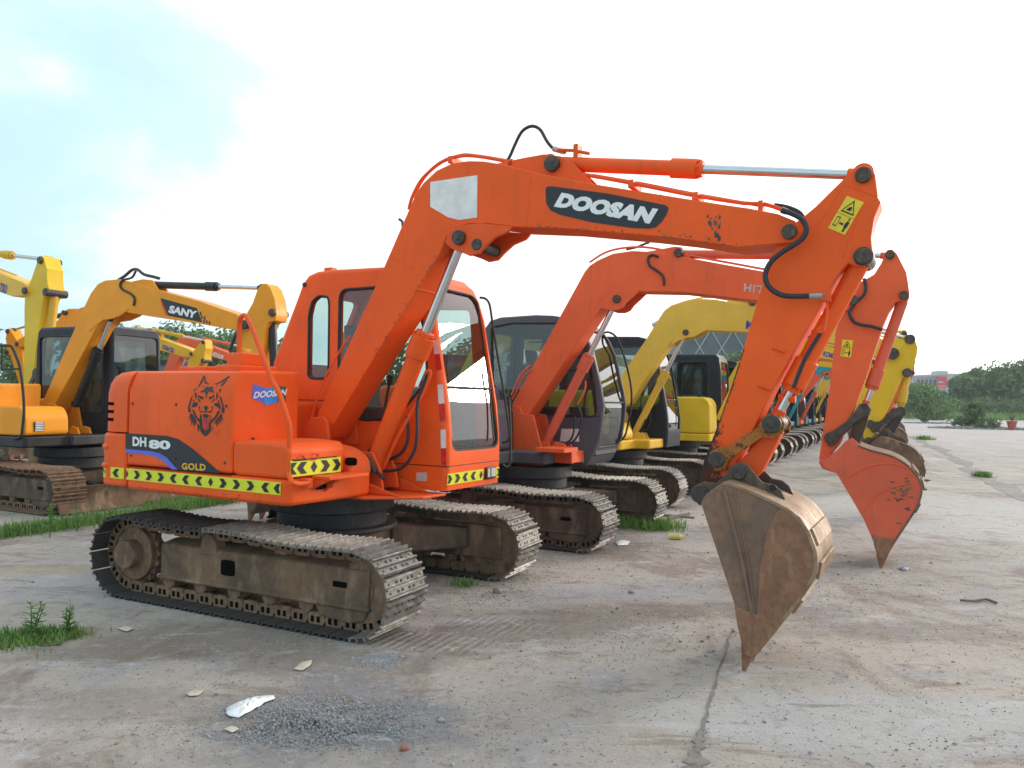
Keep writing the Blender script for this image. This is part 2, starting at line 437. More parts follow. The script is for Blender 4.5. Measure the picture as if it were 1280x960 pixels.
def undercarriage(root, yaw_rel=0, half=1.14, Rr=.325, Rf=.305, yc=.975, w=.45, N=42, full=True, dark=True, x_off=0, mats=('track_dark', 'track_lite', 'frame', 'chain')):
    rot = Matrix.Rotation(yaw_rel, 4, 'Z')
    tm, tl, fm, cm = (M[m_] for m_ in mats)
    def put(o):
        o.matrix_local = rot @ Matrix.Translation((x_off, 0, 0)); return o
    path = track_path(half, Rr, Rf, .030); P, pitch = resample(path, N)
    for side in (-1, 1):
        y = side*yc; o_ = side   # outer direction
        # chain of links = the track part; its shoes are sub-parts
        b = B()
        for k in range(N):
            a, c = P[k], P[(k+1) % N]; mid = (a+c)/2; t = (c-a).normalized(); nrm = Vector((t.y, -t.x))  # outward (path runs counter-clockwise in x,z)
            if (mid.y - .3)*nrm.y + (mid.x)*nrm.x*.2 < 0 and abs(nrm.y) > .3: pass
            q = [mid + t*pitch*u - nrm*v for u, v in ((-.40, 0), (.40, 0), (.53, .035), (.46, .070), (.3, .082), (-.3, .082), (-.46, .070), (-.47, .03))]
            for yy in (-.085, .055): b.plate([(p_.x, p_.y) for p_ in q], y+yy, y+yy+.03)
            if full:
                b.mi = 1
                for u in (-.2, .14):
                    q2 = [mid + t*pitch*(u+du) - nrm*dv for du, dv in ((-.085, .016), (.085, .016), (.085, .056), (-.085, .056))]
                    yo = y + (side*.0865)
                    b.plate([(p_.x, p_.y) for p_ in q2], yo-.002, yo+.002)
                b.mi = 0
        tr = put(b.obj('track', [cm, M['void']], root, smooth=False))
        if full:
            for k in range(N):
                a, c = P[k], P[(k+1) % N]; mid = (a+c)/2; t = (c-a).normalized(); nrm = Vector((t.y, -t.x))
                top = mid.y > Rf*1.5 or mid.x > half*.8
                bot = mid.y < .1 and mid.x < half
                me = shoe_mesh(pitch, w, tm if (bot or mid.x < (-half*.2 if side < 0 else -half*.9)) else tl)  # darker steel for shoes on the bottom run and towards the rear
                so = bpy.data.objects.new('track_shoe', me); C.objects.link(so); so.parent = tr
                so.matrix_local = Matrix(((t.x, 0, nrm.x, mid.x), (0, -1, 0, y), (t.y, 0, nrm.y, mid.y), (0, 0, 0, 1)))
        else:
            b = B()
            for k in range(N):
                a, c = P[k], P[(k+1) % N]; mid = (a+c)/2; t = (c-a).normalized(); nrm = Vector((t.y, -t.x))
                b.plate([(mid + t*pitch*u + nrm*v)[:] for u, v in ((-.47, 0), (.47, 0), (.47, .009), (-.47, .009))], y-w/2, y+w/2)
                for u in (-.35, 0, .35):
                    b.plate([(mid + t*(pitch*u+du) + nrm*dv)[:] for du, dv in ((-.009, .008), (.009, .008), (.006, .028), (-.006, .028))], y-w/2, y+w/2)
            b.obj('shoe_belt', tl, tr, smooth=False)
        # frame
        f = .19 if side < 0 else .19
        yo = y + side*.095; yi = y - side*.10
        b = B()
        # box beam with bevelled top
        sec = [(yo, .185), (yo, .43), (yo-side*.015, .445), (yo-side*.12, .465), (yi, .465), (yi, .185)]
        b.cross(sec, -.80, half+.04)
        b.cross([(yo+side*.012, .17), (yo+side*.012, .20), (yi, .20), (yi, .17)], -.82, half+.05)
        b.plate([(.72, .19), (half+.04, .19), (half+.0, .10), (half-.12, .075), (.76, .10)], min(yo, yi+side*.04), max(yo, yi+side*.04))
        if full:
            b.plate([(-.38, .40), (-.20, .40), (-.21, .47), (-.25, .55), (-.31, .57), (-.36, .54)], yo-side*.10, yo+side*.006)
            b.plate([(.30, .46), (.42, .46), (.42, .53), (.30, .53)], yo-side*.14, yo-side*.05)
        fr = put(b.obj('track_frame', fm, root, .012))
        if full:
            s2 = B()
            s2.plate(rounded([(-.16, .27), (-.02, .27), (-.02, .385), (-.16, .385)], .03), yo-side*.002, yo+side*.003)
            s2.plate(rounded([(.88, .31), (1.0, .31), (1.0, .35), (.88, .35)], .015), yo-side*.002, yo+side*.003)
            split(s2, 'frame_slot', M['void'], fr, smooth=False)
        for i in range(5):
            x = -.72+i*.34
            r_ = B(); r_.disc_y(x, .150, y-.085, y+.085, .050, 20); r_.disc_y(x, .150, y-.05, y+.05, .066, 20)
            ya_, yb_ = sorted((yo-side*.012, yo-side*.035)); r_.plate([(x-.075, .20), (x-.055, .125), (x+.055, .125), (x+.075, .20)], ya_, yb_)
            put(r_.obj('track_roller', cm, root, ang=40))
        # sprocket + final drive
        b = B(); zc = Rr
        wheel_teeth(b, -half, zc, Rr-.075, y-.03, y+.03, 19)
        b.disc_y(-half, zc, y-side*.05, y+side*.07, .21, 32)
        sp = put(b.obj('sprocket', cm, root, ang=40))
        b = B(); b.disc_y(-half, zc, y+side*.05, y+side*.165, .112, 28)
        b.obj('drive_hub', fm, sp, .01)
        b = B(); b.disc_y(half, Rf, y-.045, y+.045, Rf-.075, 36); b.disc_y(half, Rf, y-.075, y+.075, Rf-.105, 36); b.disc_y(half, Rf, y-.08, y+.08, .07, 20)
        put(b.obj('idler_wheel', cm, root, .006, ang=40))
    # car body
    b = B()
    b.plan(rounded([(-.42, -.45), (.42, -.45), (.42, .45), (-.42, .45)], .15), .26, .52)
    for sx in (-1, 1):
        for sy in (-1, 1):
            b.plate([(0, 0), (0, 0), (0, 0)], 0, 0) if False else None
            pts = [(sx*.15, sy*.35), (sx*.45, sy*.25), (sx*.86, sy*.80), (sx*.86, sy*.92), (sx*.5, sy*.92)]
            A = [b.bm.verts.new((p[0], p[1], .26)) for p in pts]; D = [b.bm.verts.new((p[0], p[1], .50 if abs(p[1]) < .5 else .44)) for p in pts]
            b._prism(A, D)
    put(b.obj('car_body', M['frame_dk'] if dark else fm, root, .02))
    b = B(); b.cyl((0, 0, .5), (0, 0, .66), .46, 40); b.cyl((0, 0, .66), (0, 0, .80), .52, 40); b.cyl((0, 0, .50), (0, 0, .54), .55, 40)
    put(b.obj('slew_ring', M['slew'], root, .01))

def cab(root, prof, y0, y1, wins, front, paintm, glassm=None, edge=.05, rearwin=None, dx=0, interior=True, seatm=None, frontglass=None, inner=None):
    """prof: X,Z outline; wins: list of near-side window outlines; front=(z0,z1,ya,yb); rearwin same form"""
    rearwin = rearwin or (1.85, 2.5, y0+.14, y1-.14)
    glassm = glassm or M['glass']; frontglass = frontglass or M['glass_front']
    prof = [(p[0]+dx, p[1]) for p in prof]
    b = B(); b.plate(prof, y0, y1)
    if edge:
        es = [e for e in b.bm.edges if abs(e.verts[0].co.y-e.verts[1].co.y) < 1e-5 and max(e.verts[0].co.z, e.verts[1].co.z) > 1.0]
        bmesh.ops.bevel(b.bm, geom=es, offset=edge, segments=4, affect='EDGES', profile=.5, clamp_overlap=True)
    outer = mesh_of(b)
    th = .055
    ib = B(); ip = inset(prof, th); ib.plate(ip, y0+th, y1-th); cut = [mesh_of(ib)]
    for w_ in wins:
        w2 = [(p[0]+dx, p[1]) for p in w_]
        c = B(); c.plate(w2, y0-.1, y0+.3); cut.append(mesh_of(c))
    # door glass on the far side
    xs = [p[0] for p in prof]
    xa, xb = min(xs)+.55, max(xs)-.22
    dw = rounded([(xa, 1.15), (xb, 1.15), (xb-.12, 2.45), (xa+.05, 2.5)], .08)
    rx_ = lambda z: front_x(prof, z, True)
    qw = rounded([(rx_(1.5)+.14, 1.5), (xa-.10, 1.5), (xa-.06, 2.48), (rx_(2.48)+.14, 2.48)], .06)
    dws = [dw, qw] if xa-.06-rx_(2.48)-.14 > .12 else [dw]
    for d_ in dws:
        c = B(); c.plate(d_, y1-.3, y1+.1); cut.append(mesh_of(c))
    z0, z1, ya, yb = front
    fw = rounded([(ya, z0), (yb, z0), (yb, z1), (ya, z1)], .09, 5)
    xm = max(p[0] for p in prof)
    c = B(); c.cross(fw, xm-.75, xm+.3); cut.append(mesh_of(c))
    if rearwin:
        c = B(); xr = min(p[0] for p in prof); c.cross(rounded([(rearwin[2], rearwin[0]), (rearwin[3], rearwin[0]), (rearwin[3], rearwin[1]), (rearwin[2], rearwin[1])], .06), xr-.3, xr+.75); cut.append(mesh_of(c))
    me = boolean(outer, cut); me.name = 'cab'
    cb = bpy.data.objects.new('cab', me); finish(cb, None, root, ang=38)
    me.materials.clear(); me.materials.append(paintm)
    wn = cb.modifiers.new('wn', 'WEIGHTED_NORMAL'); wn.keep_sharp = True
    def seal(path3, parent, closed=True):
        s = B(); pp = [Vector(p) for p in path3]; 
        if closed: pp.append(pp[0].copy())
        s.tube(pp, .014, 6, cap=False); s.obj('window_seal', M['rubber'], parent)
    for w_ in wins:
        w2 = [(p[0]+dx, p[1]) for p in w_]
        g = B(); g.poly([(p[0], y0+.02, p[1]) for p in w2]); gl = g.obj('side_window', glassm, cb, smooth=False)
        seal([(p[0], y0+.006, p[1]) for p in w2], gl)
    for d_ in dws:
        g = B(); g.poly([(p[0], y1-.02, p[1]) for p in d_]); gl = g.obj('door_window', glassm, cb, smooth=False)
        seal([(p[0], y1-.006, p[1]) for p in d_], gl)
    # front glass follows the profile
    fx = lambda z: front_x(prof, z)
    g = B(); n = 14
    for i in range(n):
        za, zb = z0-.015+(z1-z0+.03)*i/n, z0-.015+(z1-z0+.03)*(i+1)/n
        g.poly([(fx(za)-.022, ya-.015, za), (fx(za)-.022, yb+.015, za), (fx(zb)-.022, yb+.015, zb), (fx(zb)-.022, ya-.015, zb)])
    bmesh.ops.remove_doubles(g.bm, verts=g.bm.verts[:], dist=1e-4)
    gl = g.obj('windscreen', frontglass, cb)
    seal([(fx(p[1])-.012, p[0], p[1]) for p in fw], gl)
    s = B(); zb = z0+(z1-z0)*.38; s.tube([(fx(zb)-.02, ya, zb), (fx(zb)-.02, yb, zb)], .013, 6); s.obj('windscreen_rail', M['rubber'], gl)
    s = B(); s.tube([(fx(z0)+.012, yb-.10, z0+.06), (fx(z0+.7)+.012, yb-.07, z0+.7)], .008, 6); s.obj('wiper', M['rubber'], gl)
    if rearwin:
        rz0, rz1, ra, rb = rearwin; rx = lambda z: front_x(prof, z, True)
        g = B(); g.poly([(rx(rz0)+.03, ra, rz0), (rx(rz0)+.03, rb, rz0), (rx(rz1)+.03, rb, rz1), (rx(rz1)+.03, ra, rz1)])
        g.obj('rear_window', glassm, cb, smooth=False)
    lin = B(); lp = inset(prof, th+.004)
    lin.plate([p for p in lp], y1-th-.012, y1-th-.008) if False else None
    lin.bm.free()
    if interior:
        yc = (y0+y1)/2; x0 = sum(p[0] for p in prof)/len(prof)
        x0 = (min(xs)+max(xs))/2
        s = B(); s.plan(rounded([(x0-.28, yc-.25), (x0+.22, yc-.25), (x0+.22, yc+.25), (x0-.28, yc+.25)], .07), 1.30, 1.44)
        s.plate(rounded([(x0-.32, 1.40), (x0-.20, 1.40), (x0-.30, 2.05), (x0-.42, 2.05)], .05), yc-.24, yc+.24)
        s.plate(rounded([(x0-.36, 2.06), (x0-.29, 2.06), (x0-.33, 2.28), (x0-.40, 2.28)], .03), yc-.13, yc+.13)
        s.obj('seat', seatm or M['seat'], cb, .02)
        s = B(); s.box(min(xs)+.1, max(xs)-.12, y0+.06, y1-.06, .92, 1.0)
        for sy in (-1, 1): s.box(x0-.2, x0+.34, yc+sy*.34-.07, yc+sy*.34+.07, 1.0, 1.52)
        s.obj('cab_console', M['cabin'], cb, .015)
        s = B()
        for sy in (-1, 1): s.tube([(x0+.28, yc+sy*.34, 1.5), (x0+.32, yc+sy*.33, 1.74)], .012, 8); s.tube([(x0+.32, yc+sy*.33, 1.72), (x0+.33, yc+sy*.33, 1.80)], .024, 8)
        for sy in (-1, 1): s.tube([(x0+.5, yc+sy*.09, 1.0), (x0+.46, yc+sy*.09, 1.32)], .012, 8)
        split(s, 'control_lever', M['rubber'], cb)
    return cb
def front_x(prof, z, rear=False):
    best = None
    n = len(prof)
    for i in range(n):
        a, b = prof[i], prof[(i+1) % n]
        lo, hi = sorted((a[1], b[1]))
        if lo <= z <= hi and hi-lo > 1e-6:
            x = a[0]+(b[0]-a[0])*(z-a[1])/(b[1]-a[1])
            if best is None or (x < best if rear else x > best): best = x
    return best if best is not None else max(p[0] for p in prof)

def cylinder(root, p0, p1, r, frac, mats=('orange_cyl',), rod=None, collar=True, name='hydraulic_cylinder', eye=.05):
    """barrel from p0 towards p1 over the fraction frac, chrome rod onward"""
    p0, p1 = Vector(p0), Vector(p1); d = (p1-p0); L = d.length; u = d/L
    m = M[mats[0]] if isinstance(mats[0], str) else mats[0]
    b = B(); e = p0+u*L*frac
    b.cyl(p0+u*.04, e, r, 24)
    if collar:
        b.cyl(e-u*.19, e-u*.01, r*1.28, 24); b.cyl(e-u*.01, e+u*.03, r*1.02, 20)
        for k in range(8):
            a = 2*pi*k/8; pr = u.cross(Vector((0, 1, 0))).normalized(); q = pr*cos(a)+Vector((0, 1, 0))*sin(a)
            b.cyl(e-u*.02+q*r*1.12, e+u*.012+q*r*1.12, r*.14, 6)
    b.cyl(p0-Vector((0, r*1.0, 0)), p0+Vector((0, r*1.0, 0)), eye, 20)
    cy = b.obj(name, m, root, .004, ang=40)
    b = B(); b.cyl(e, p1-u*.04, rod or r*.55, 24); b.obj('piston_rod', M['chrome'], cy)
    b = B(); b.cyl(p1-Vector((0, r, 0)), p1+Vector((0, r, 0)), eye, 20); b.cyl(p1-u*.09, p1-u*.02, (rod or r*.55)*1.25, 16)
    b.obj('rod_eye', m, cy)
    return cy
def pin(b, x, z, y0, y1, r): b.disc_y(x, z, y0, y1, r, 22)
def bucket(root, F, side, back, halfw, mats, teeth_px, ears=None, n_teeth=4, ridge=None, Ypx=None):
    """side: X,Z outline of the side plates; back: X,Z polyline of the shell"""
    ms, mb, mt = mats
    bk = B()
    th = .022
    for s in (-1, 1): bk.plate(side, s*halfw-(th if s > 0 else 0), s*halfw+(th if s < 0 else 0))
    o = bk.obj('bucket', ms, root, .006)
    sh = B()
    out = [Vector((p.x, p.y)) for p in catmull([Vector((p[0], p[1], 0)) for p in back], 3)]; back = [tuple(p) for p in out]; n = len(out)
    cen = Vector((sum(p[0] for p in back)/n, sum(p[1] for p in back)/n))
    NY = 8
    inn = []
    for i, p in enumerate(out):
        t = (out[min(i+1, n-1)]-out[max(i-1, 0)]).normalized(); nn = Vector((-t.y, t.x))
        ref = Vector((sum(q[0] for q in side)/len(side), sum(q[1] for q in side)/len(side)))
        if (ref-p).dot(nn) < 0: nn = -nn
        inn.append(p+nn*.02)
    poly = [tuple(p) for p in out]+[tuple(p) for p in inn[::-1]]
    sh.plate(poly, -halfw-.006, halfw+.006)
    so = sh.obj('bucket_back', mb, o, .004, ang=50)
    # wear strips across the back
    w = B()
    for f in (.45, .62, .8):
        i = int(f*(n-1)); p = out[i]; t = (out[min(i+1, n-1)]-out[max(i-1, 0)]).normalized(); nn = -(inn[i]-p).normalized()
        q = [p-t*.05-nn*.004, p+t*.05-nn*.004, p+t*.05+nn*.014, p-t*.05+nn*.014]
        w.plate([tuple(v) for v in q], -halfw+.05, halfw-.05)
    w.obj('wear_strip', mb, o, .003)
    for k in range(n_teeth):
        y = -halfw+.045+(2*halfw-.09)*k/(n_teeth-1)
        tb = B(); 
        (xa, za), (xb, zb), (xt, zt) = teeth_px
        A = [(xa, za), (xb, zb)]
        hw = .04
        vs = [tb.bm.verts.new((xa, y-hw, za)), tb.bm.verts.new((xb, y-hw, zb)), tb.bm.verts.new((xb, y+hw, zb)), tb.bm.verts.new((xa, y+hw, za))]
        tx = [tb.bm.verts.new((xt-.012, y-.02, zt)), tb.bm.verts.new((xt+.012, y-.02, zt+.004)), tb.bm.verts.new((xt+.012, y+.02, zt+.004)), tb.bm.verts.new((xt-.012, y+.02, zt))]
        tb._prism(vs, tx)
        tb.obj('tooth', mt, o, .004)
    return o
# ------------------------------------------------------------------ 1. the big orange excavator in front
F1 = Frame(-1.52, 6.61, -29)
def onx(F, pts, X): return [F.on(p[0], p[1], X=X) for p in pts]
m1 = empty('excavator', (-1.52, 6.61, 0), radians(-29), 'orange excavator nearest the camera, wolf head on its hood, rusty bucket tip on the ground', 'excavator', 'excavators parked in the yard')
undercarriage(m1, radians(3), yc=.975, half=1.14)

# rear counterweight, one plan outline in two tiers
def mirror_plan(h): return h + [(x, -y) for x, y in h[::-1]]
cwp = mirror_plan([(-1.222, -1.1), (-1.40, -1.10), (-1.49, -1.085), (-1.555, -1.03), (-1.59, -.93), (-1.64, -.70), (-1.69, -.40), (-1.71, -.12)])
cwl = [(x-(.025 if x < -1.3 else 0), y*(1.008 if x < -1.3 else 1)) for x, y in cwp]
b = B(); b.plan(cwl, .84, 1.275)
for z in (1.16, 1.005):
    q = [(x-(.012 if x < -1.35 else -.0), y*1.012) for x, y in cwl if x < -1.35]
    b.plan(q, z-.028, z+.028)
cw = b.obj('counterweight', M['orange'], m1, .035, seg=4, ang=50)
b = B(); up = cwp
rings = []
for z, k in ((1.285, 0), (1.60, 0), (1.68, .015), (1.735, .045), (1.77, .09), (1.785, .16)):
    rings.append([b.bm.verts.new((x + (k if x < -1.3 else k*.2), y*(1-k*.55), z)) for x, y in up])
for r0, r1 in zip(rings, rings[1:]):
    for i in range(len(up)): b.face([r0[i], r0[(i+1) % len(up)], r1[(i+1) % len(up)], r1[i]])
b.face(rings[0][::-1]); b.face(rings[-1])
bmesh.ops.recalc_face_normals(b.bm, faces=b.bm.faces[:])
gr = b.obj('rear_grille', M['orange'], m1, ang=50)
b = B()
for z in (1.385, 1.45, 1.515):
    q = [(x-.004, y*1.004) for x, y in cwp if x < -1.39]
    q = [p for p in q if abs(p[1]) > .6 or True]
    b.plan([(-1.37, -1.085), (-1.40, -1.1045), (-1.49, -1.090), (-1.558, -1.035), (-1.594, -.93), (-1.62, -.8), (-1.5, -.8)], z-.013, z+.011)
split(b, 'grille_slot', M['void'], gr, smooth=False)

# engine hood with a canted shoulder
b = B()
b.cross([(-1.1, 1.02), (-1.1, 1.625), (-1.045, 1.765), (-1.02, 1.785), (-.42, 1.80), (-.42, 1.02)], -1.212, 0.0)
hood = b.obj('engine_hood', M['orange'], m1, .03, seg=4)
b = B(); b.box(-1.212, -.35, -.41, .16, .95, 1.55); b.box(-1.21, -1.02, .2, 1.08, .95, 1.76); b.obj('engine_bulkhead', M['orange'], m1, .03)
b = B(); P0 = F1.on(237, 463, Y=-.75); P1 = F1.on(271, 463, Y=-.75)
b.box(P0.x, P1.x, -.85, -.6, 1.78, 1.83); b.obj('hood_latch_cover', M['orange'], hood, .01)
b = B(); P0 = F1.on(281, 463, Y=-.85); P1 = F1.on(296, 450, Y=-.8); P2 = F1.on(315, 441, Y=-.8)
b.box(P0.x, P2.x+.02, -.95, -.55, 1.78, 1.835); b.box(P1.x, P2.x, -.9, -.65, 1.83, 1.93)
fc = b.obj('filler_box', M['orange'], hood, .012)
b = B(); b.cyl((P1.x+.07, -.78, 1.93), (P1.x+.07, -.78, 1.965), .05, 20); b.obj('filler_cap', M['pale_yellow'], fc, .006)
b = B(); v = F1.on(316, 549, X=0); b.cyl((-.001, v.y, v.z), (.006, v.y, v.z), .014, 14); b.obj('hood_lock', M['black'], hood)
# fine panel gaps
b = B()
for x in (-.82,): b.box(x-.002, x+.002, -1.1015, -1.09, 1.03, 1.60)
b.obj('panel_gap', M['orange_worn'], hood, smooth=False)
b = B()
for x in (-1.15, -.62, -.06):
    for z in (1.10, 1.52): b.disc_y(x, z, -1.106, -1.098, .011, 10)
b.obj('hood_bolt', M['grease'], hood)
b = B(); b.box(-1.212, .0, -1.1015, -1.09, 1.0145, 1.0185); b.obj('panel_gap', M['void'], hood, smooth=False)
b = B(); b.plan(rounded([(-.20, -1.103), (-.13, -1.103), (-.13, -1.09), (-.20, -1.09)], .002), 1.30, 1.345); b.obj('hood_handle', M['orange_worn'], hood)
# lower side skirt
b = B(); b.plan(rounded([(-1.212, -1.1), (.52, -1.1), (.575, -1.06), (.60, -.52), (.58, -.2), (-1.212, -.2)], .05), .825, 1.012)
sk = b.obj('side_skirt', M['orange'], m1, .03, seg=3)
# scuffs and chips where the paint has gone
random.seed(21); b = B()
def chip(X, Z, yy, r, st=1.5, a=0):
    n = 7; b.poly([(X+r*st*random.uniform(.5, 1.2)*cos(2*pi*i/n)*cos(a)-r*random.uniform(.4, 1.2)*sin(2*pi*i/n)*sin(a), yy-random.random()*2e-4, Z+r*st*cos(2*pi*i/n)*sin(a)+r*random.uniform(.4, 1.2)*sin(2*pi*i/n)*cos(a)) for i in range(n)])
for k in range(34): chip(random.uniform(-1.18, .5), random.choice([.84, .85, .86, 1.0])+random.gauss(0, .012), -1.1012, random.uniform(.002, .007), 2.2)
for k in range(26): chip(random.uniform(-1.15, -.05), random.uniform(1.25, 1.6), -1.1012, random.uniform(.0012, .004), 2)
b.obj('chipped_paint', M['grease'], sk, smooth=False)
b = B(); b.box(-.9, .30, -.2, .2, .80, .99); b.plan([(-.3, -.45), (.62, -.36), (.98, -.05), (1.0, .25), (-.3, .25)], .80, .825); b.plate([(.3, .826), (.9, .826), (.6, .93), (.3, .96)], .16, .18); b.plate([(.3, .826), (.85, .826), (.6, .90), (.3, .96)], -.19, -.17); b.box(-1.2, -.3, .2, 1.08, .82, 1.0)
b.obj('turntable_frame', M['orange_worn'], m1, .01)
v0 = F1.on(395, 607, X=.603); v1 = F1.on(416, 592, X=.603)
b = B(); b.cross(rounded([(v0.y, v0.z-.03), (v1.y, v0.z-.03), (v1.y, v1.z), (v0.y+.06, v1.z)], .02), .59, .606); b.obj('skirt_opening', M['void'], sk)
# tool box in front of the hood
b = B(); b.plate(rounded([(-.0, 1.015), (.565, 1.015), (.565, 1.215), (.53, 1.262), (.30, 1.275), (.0, 1.27)], .05, 5), -1.09, -.5)
tb = b.obj('tool_box', M['orange'], m1, .03, seg=4)
b = B(); b.tube([F1.on(x, y, X=.57) for x, y in ((372, 572), (377, 568.5), (381, 572), (387, 575), (396, 574), (398, 568), (393, 567), (390, 570))], .004, 6, smooth=3); b.obj('lid_latch', M['orange'], tb)
b = B(); a, c = F1.on(366, 575.5, X=.57), F1.on(421, 570.5, X=.57); b.box(.556, .5685, a.y, c.y, a.z-.009, a.z+.006); b.obj('lid_seam', M['black'], tb)
b = B(); b.plate(rounded([(.0, .98), (.62, .98), (.60, 1.12), (.46, 1.20), (.22, 1.235), (.0, 1.24)], .06, 6), -.49, -.24)
cc = b.obj('centre_cover', M['orange_worn'], m1, .02, seg=4)
v = F1.on(438, 577, Y=-.49); b = B(); b.plate(rounded([(v.x-.05, v.z-.03), (v.x+.05, v.z-.03), (v.x+.05, v.z+.03), (v.x-.05, v.z+.03)], .025), -.493, -.47); b.obj('cover_opening', M['void'], cc)
# step
a = F1.on(391, 595, X=.60); c = F1.on(459, 592, X=.74)
b = B(); b.box(.59, .76, a.y, c.y, 1.005, 1.03); b.plate([(.59, .93), (.76, 1.004), (.59, 1.004)], a.y, a.y+.02); b.plate([(.59, .9), (.72, 1.004), (.59, 1.004)], c.y-.3, c.y-.28)
b.obj('step_plate', M['orange_worn'], m1, .004)
# grab rail
pts = [F1.on(299, 456, Y=-.86), F1.on(299, 420, Y=-.86), F1.on(299.5, 402, Y=-.87), F1.on(303, 395, Y=-.9), F1.on(309, 397, Y=-.92), F1.on(319, 420, Y=-.97), F1.on(340, 475, Y=-1.03), F1.on(347.5, 488, Y=-1.05), F1.on(356, 512, Y=-1.06), F1.on(362, 535, Y=-1.06), F1.on(361, 565, Y=-1.06), F1.on(360, 588, Y=-1.06)]
e0 = F1.on(365, 602, X=.64); e1 = F1.on(372, 605, X=.65); e2 = F1.on(386, 604, X=.65)
b = B(); b.tube(pts+[e0, e1, e2], .0185, 10, smooth=4); b.box(.58, .66, e2.y-.02, e2.y+.03, e2.z-.03, e2.z+.03)
b.obj('grab_rail', M['orange_worn'], m1)
# decals on the hood
def side_fix(v, off=.003):
    z = v.z; y = -1.1-off
    if z > 1.625: y += (z-1.625)*(.055/.14)
    return (v.x, y, z)
def sidept(px, py): return side_fix(F1.on(px, py, Y=-1.1))
dk = sheet('model_decal', [sidept(*p) for p in [(157.5, 541.5), (193, 543.7), (210, 545), (223.7, 549), (240.6, 560.6), (257.5, 574.7), (277, 592), (222.5, 587.3), (209, 572), (200, 566.5), (190, 564), (157.5, 561)]], M['decal'], hood)
sheet('decal_stripe', [sidept(*p) for p in [(157.5, 561.2), (190, 564.2), (200, 566.7), (208.6, 572.2), (222.3, 587.3), (215, 586.6), (203, 575.5), (192, 570), (180, 568), (157.5, 565.7)]], M['blue'], hood)
def let_side(t, bl, br, tl, m, w=.02, sp=1.0):
    q = [Vector(sidept(*p)) - Vector((0, .003, 0)) for p in (bl, br, tl)]
    return lettering(t, q[0], q[1], q[2], m, dk, w, sp)
let_side('DH', (166.6, 557.4), (183.8, 558.6), (166.6, 545.7), M['letter'], .045)
let_side('80', (186.6, 560.6), (213.9, 562.2), (186.6, 549.4), M['letter'], .05)
let_side('GOLD', (228, 586.8), (258, 588.6), (228, 578.3), M['gold'], .04, 1.1)
WP = [[(300,95),(318,100),(360,180),(385,200),(415,207),(380,216),(350,202),(325,155),(310,130),(312,190),(300,225),(275,265),(290,215),(296,150)],
 [(655,100),(650,125),(620,150),(560,195),(520,220),(470,210),(530,195),(580,150),(620,115)], [(640,150),(625,180),(600,235),(570,240),(590,195),(620,160)],
 [(250,270),(266,265),(258,290),(242,322),(236,300)], [(330,240),(350,231),(345,245),(330,251)], [(512,238),(530,235),(525,254)], [(575,270),(605,285),(592,300),(580,330),(572,300)],
 [(375,255),(400,248),(430,252),(470,246),(482,270),(492,300),(515,325),(490,327),(455,316),(430,314),(418,345),(406,410),(399,345),(385,318),(350,322),(310,326),(340,305),(370,285)],
 [(288,352),(320,372),(355,378),(372,402),(350,424),(330,402),(300,387)], [(300,395),(320,428),(338,458),(310,448),(296,415)], [(512,352),(482,375),(450,384),(438,402),(460,424),(480,402),(505,387)], [(508,400),(490,438),(472,462),(492,458),(517,420)],
 [(375,510),(400,500),(425,510),(426,540),(410,572),(395,572),(378,540)], [(298,545),(330,570),(375,580),(400,575),(430,580),(470,568),(502,548),(480,582),(455,594),(400,592),(345,594),(315,577)],
 [(352,625),(385,612),(420,615),(442,632),(432,662),(400,668),(368,658)],
 [(322,598),(345,650),(352,700),(350,770),(365,815),(395,838),(395,912),(360,887),(330,842),(316,780),(330,720)], [(468,598),(456,650),(450,700),(450,770),(435,815),(395,838),(395,912),(430,887),(465,837),(472,780),(460,720)],
 [(225,470),(250,453),(292,460),(290,500),(270,517),(240,520),(208,528)], [(578,458),(545,465),(513,470),(515,502),(550,515),(585,547),(607,552),(592,505)],
 [(212,548),(250,570),(256,600),(290,660),(330,690),(332,735),(300,712),(260,662),(233,602)], [(593,558),(555,578),(548,605),(510,660),(470,692),(462,745),(500,712),(550,652),(577,602)],
 [(228,352),(202,398),(187,440),(165,520),(163,585),(197,592),(196,542),(186,520),(205,450),(217,400)], [(578,362),(607,400),(627,470),(652,560),(642,603),(610,592),(626,550),(614,490),(593,420)],
 [(270,320),(262,350),(272,395),(280,420),(258,390),(252,345)], [(545,320),(552,350),(545,395),(535,430),(556,395),(562,345)],
 [(195,598),(173,700),(200,650),(208,780),(225,690),(240,790),(262,720),(292,775),(272,700),(230,620)], [(610,598),(632,725),(602,660),(592,752),(575,690),(550,795),(540,720),(500,765),(530,700),(580,640)],
 [(290,740),(307,780),(294,860),(312,805),(314,770)], [(490,770),(484,810),(502,865),(496,805)], [(225,430),(240,415),(250,440),(235,450)], [(560,440),(575,425),(582,445),(568,455)], [(318,505),(328,540),(310,545),(305,520)], [(480,505),(472,540),(490,545),(495,520)]]
def wolf(polys, name, mat, parent, off):
    b = B()
    for p in polys:
        vs = [F1.on(220+x/10.667, 460+y/10.667, Y=-1.1) for x, y in p]
        b.poly([(v.x, 0, v.z) for v in vs])
    bmesh.ops.triangulate(b.bm, faces=b.bm.faces[:])
    for zc in (1.595, 1.61, 1.625, 1.64, 1.655):
        bmesh.ops.bisect_plane(b.bm, geom=b.bm.verts[:]+b.bm.edges[:]+b.bm.faces[:], plane_co=(0, 0, zc), plane_no=(0, 0, 1))
    for v in b.bm.verts: v.co = side_fix(v.co, off)
    return b.obj(name, mat, parent, smooth=False)
we = wolf(WP, 'wolf_emblem', M['decal'], hood, .003)
wolf([[(366,672),(430,672),(432,760),(418,812),(380,812),(360,750)]], 'emblem_tongue', M['wred'], we, .0035)
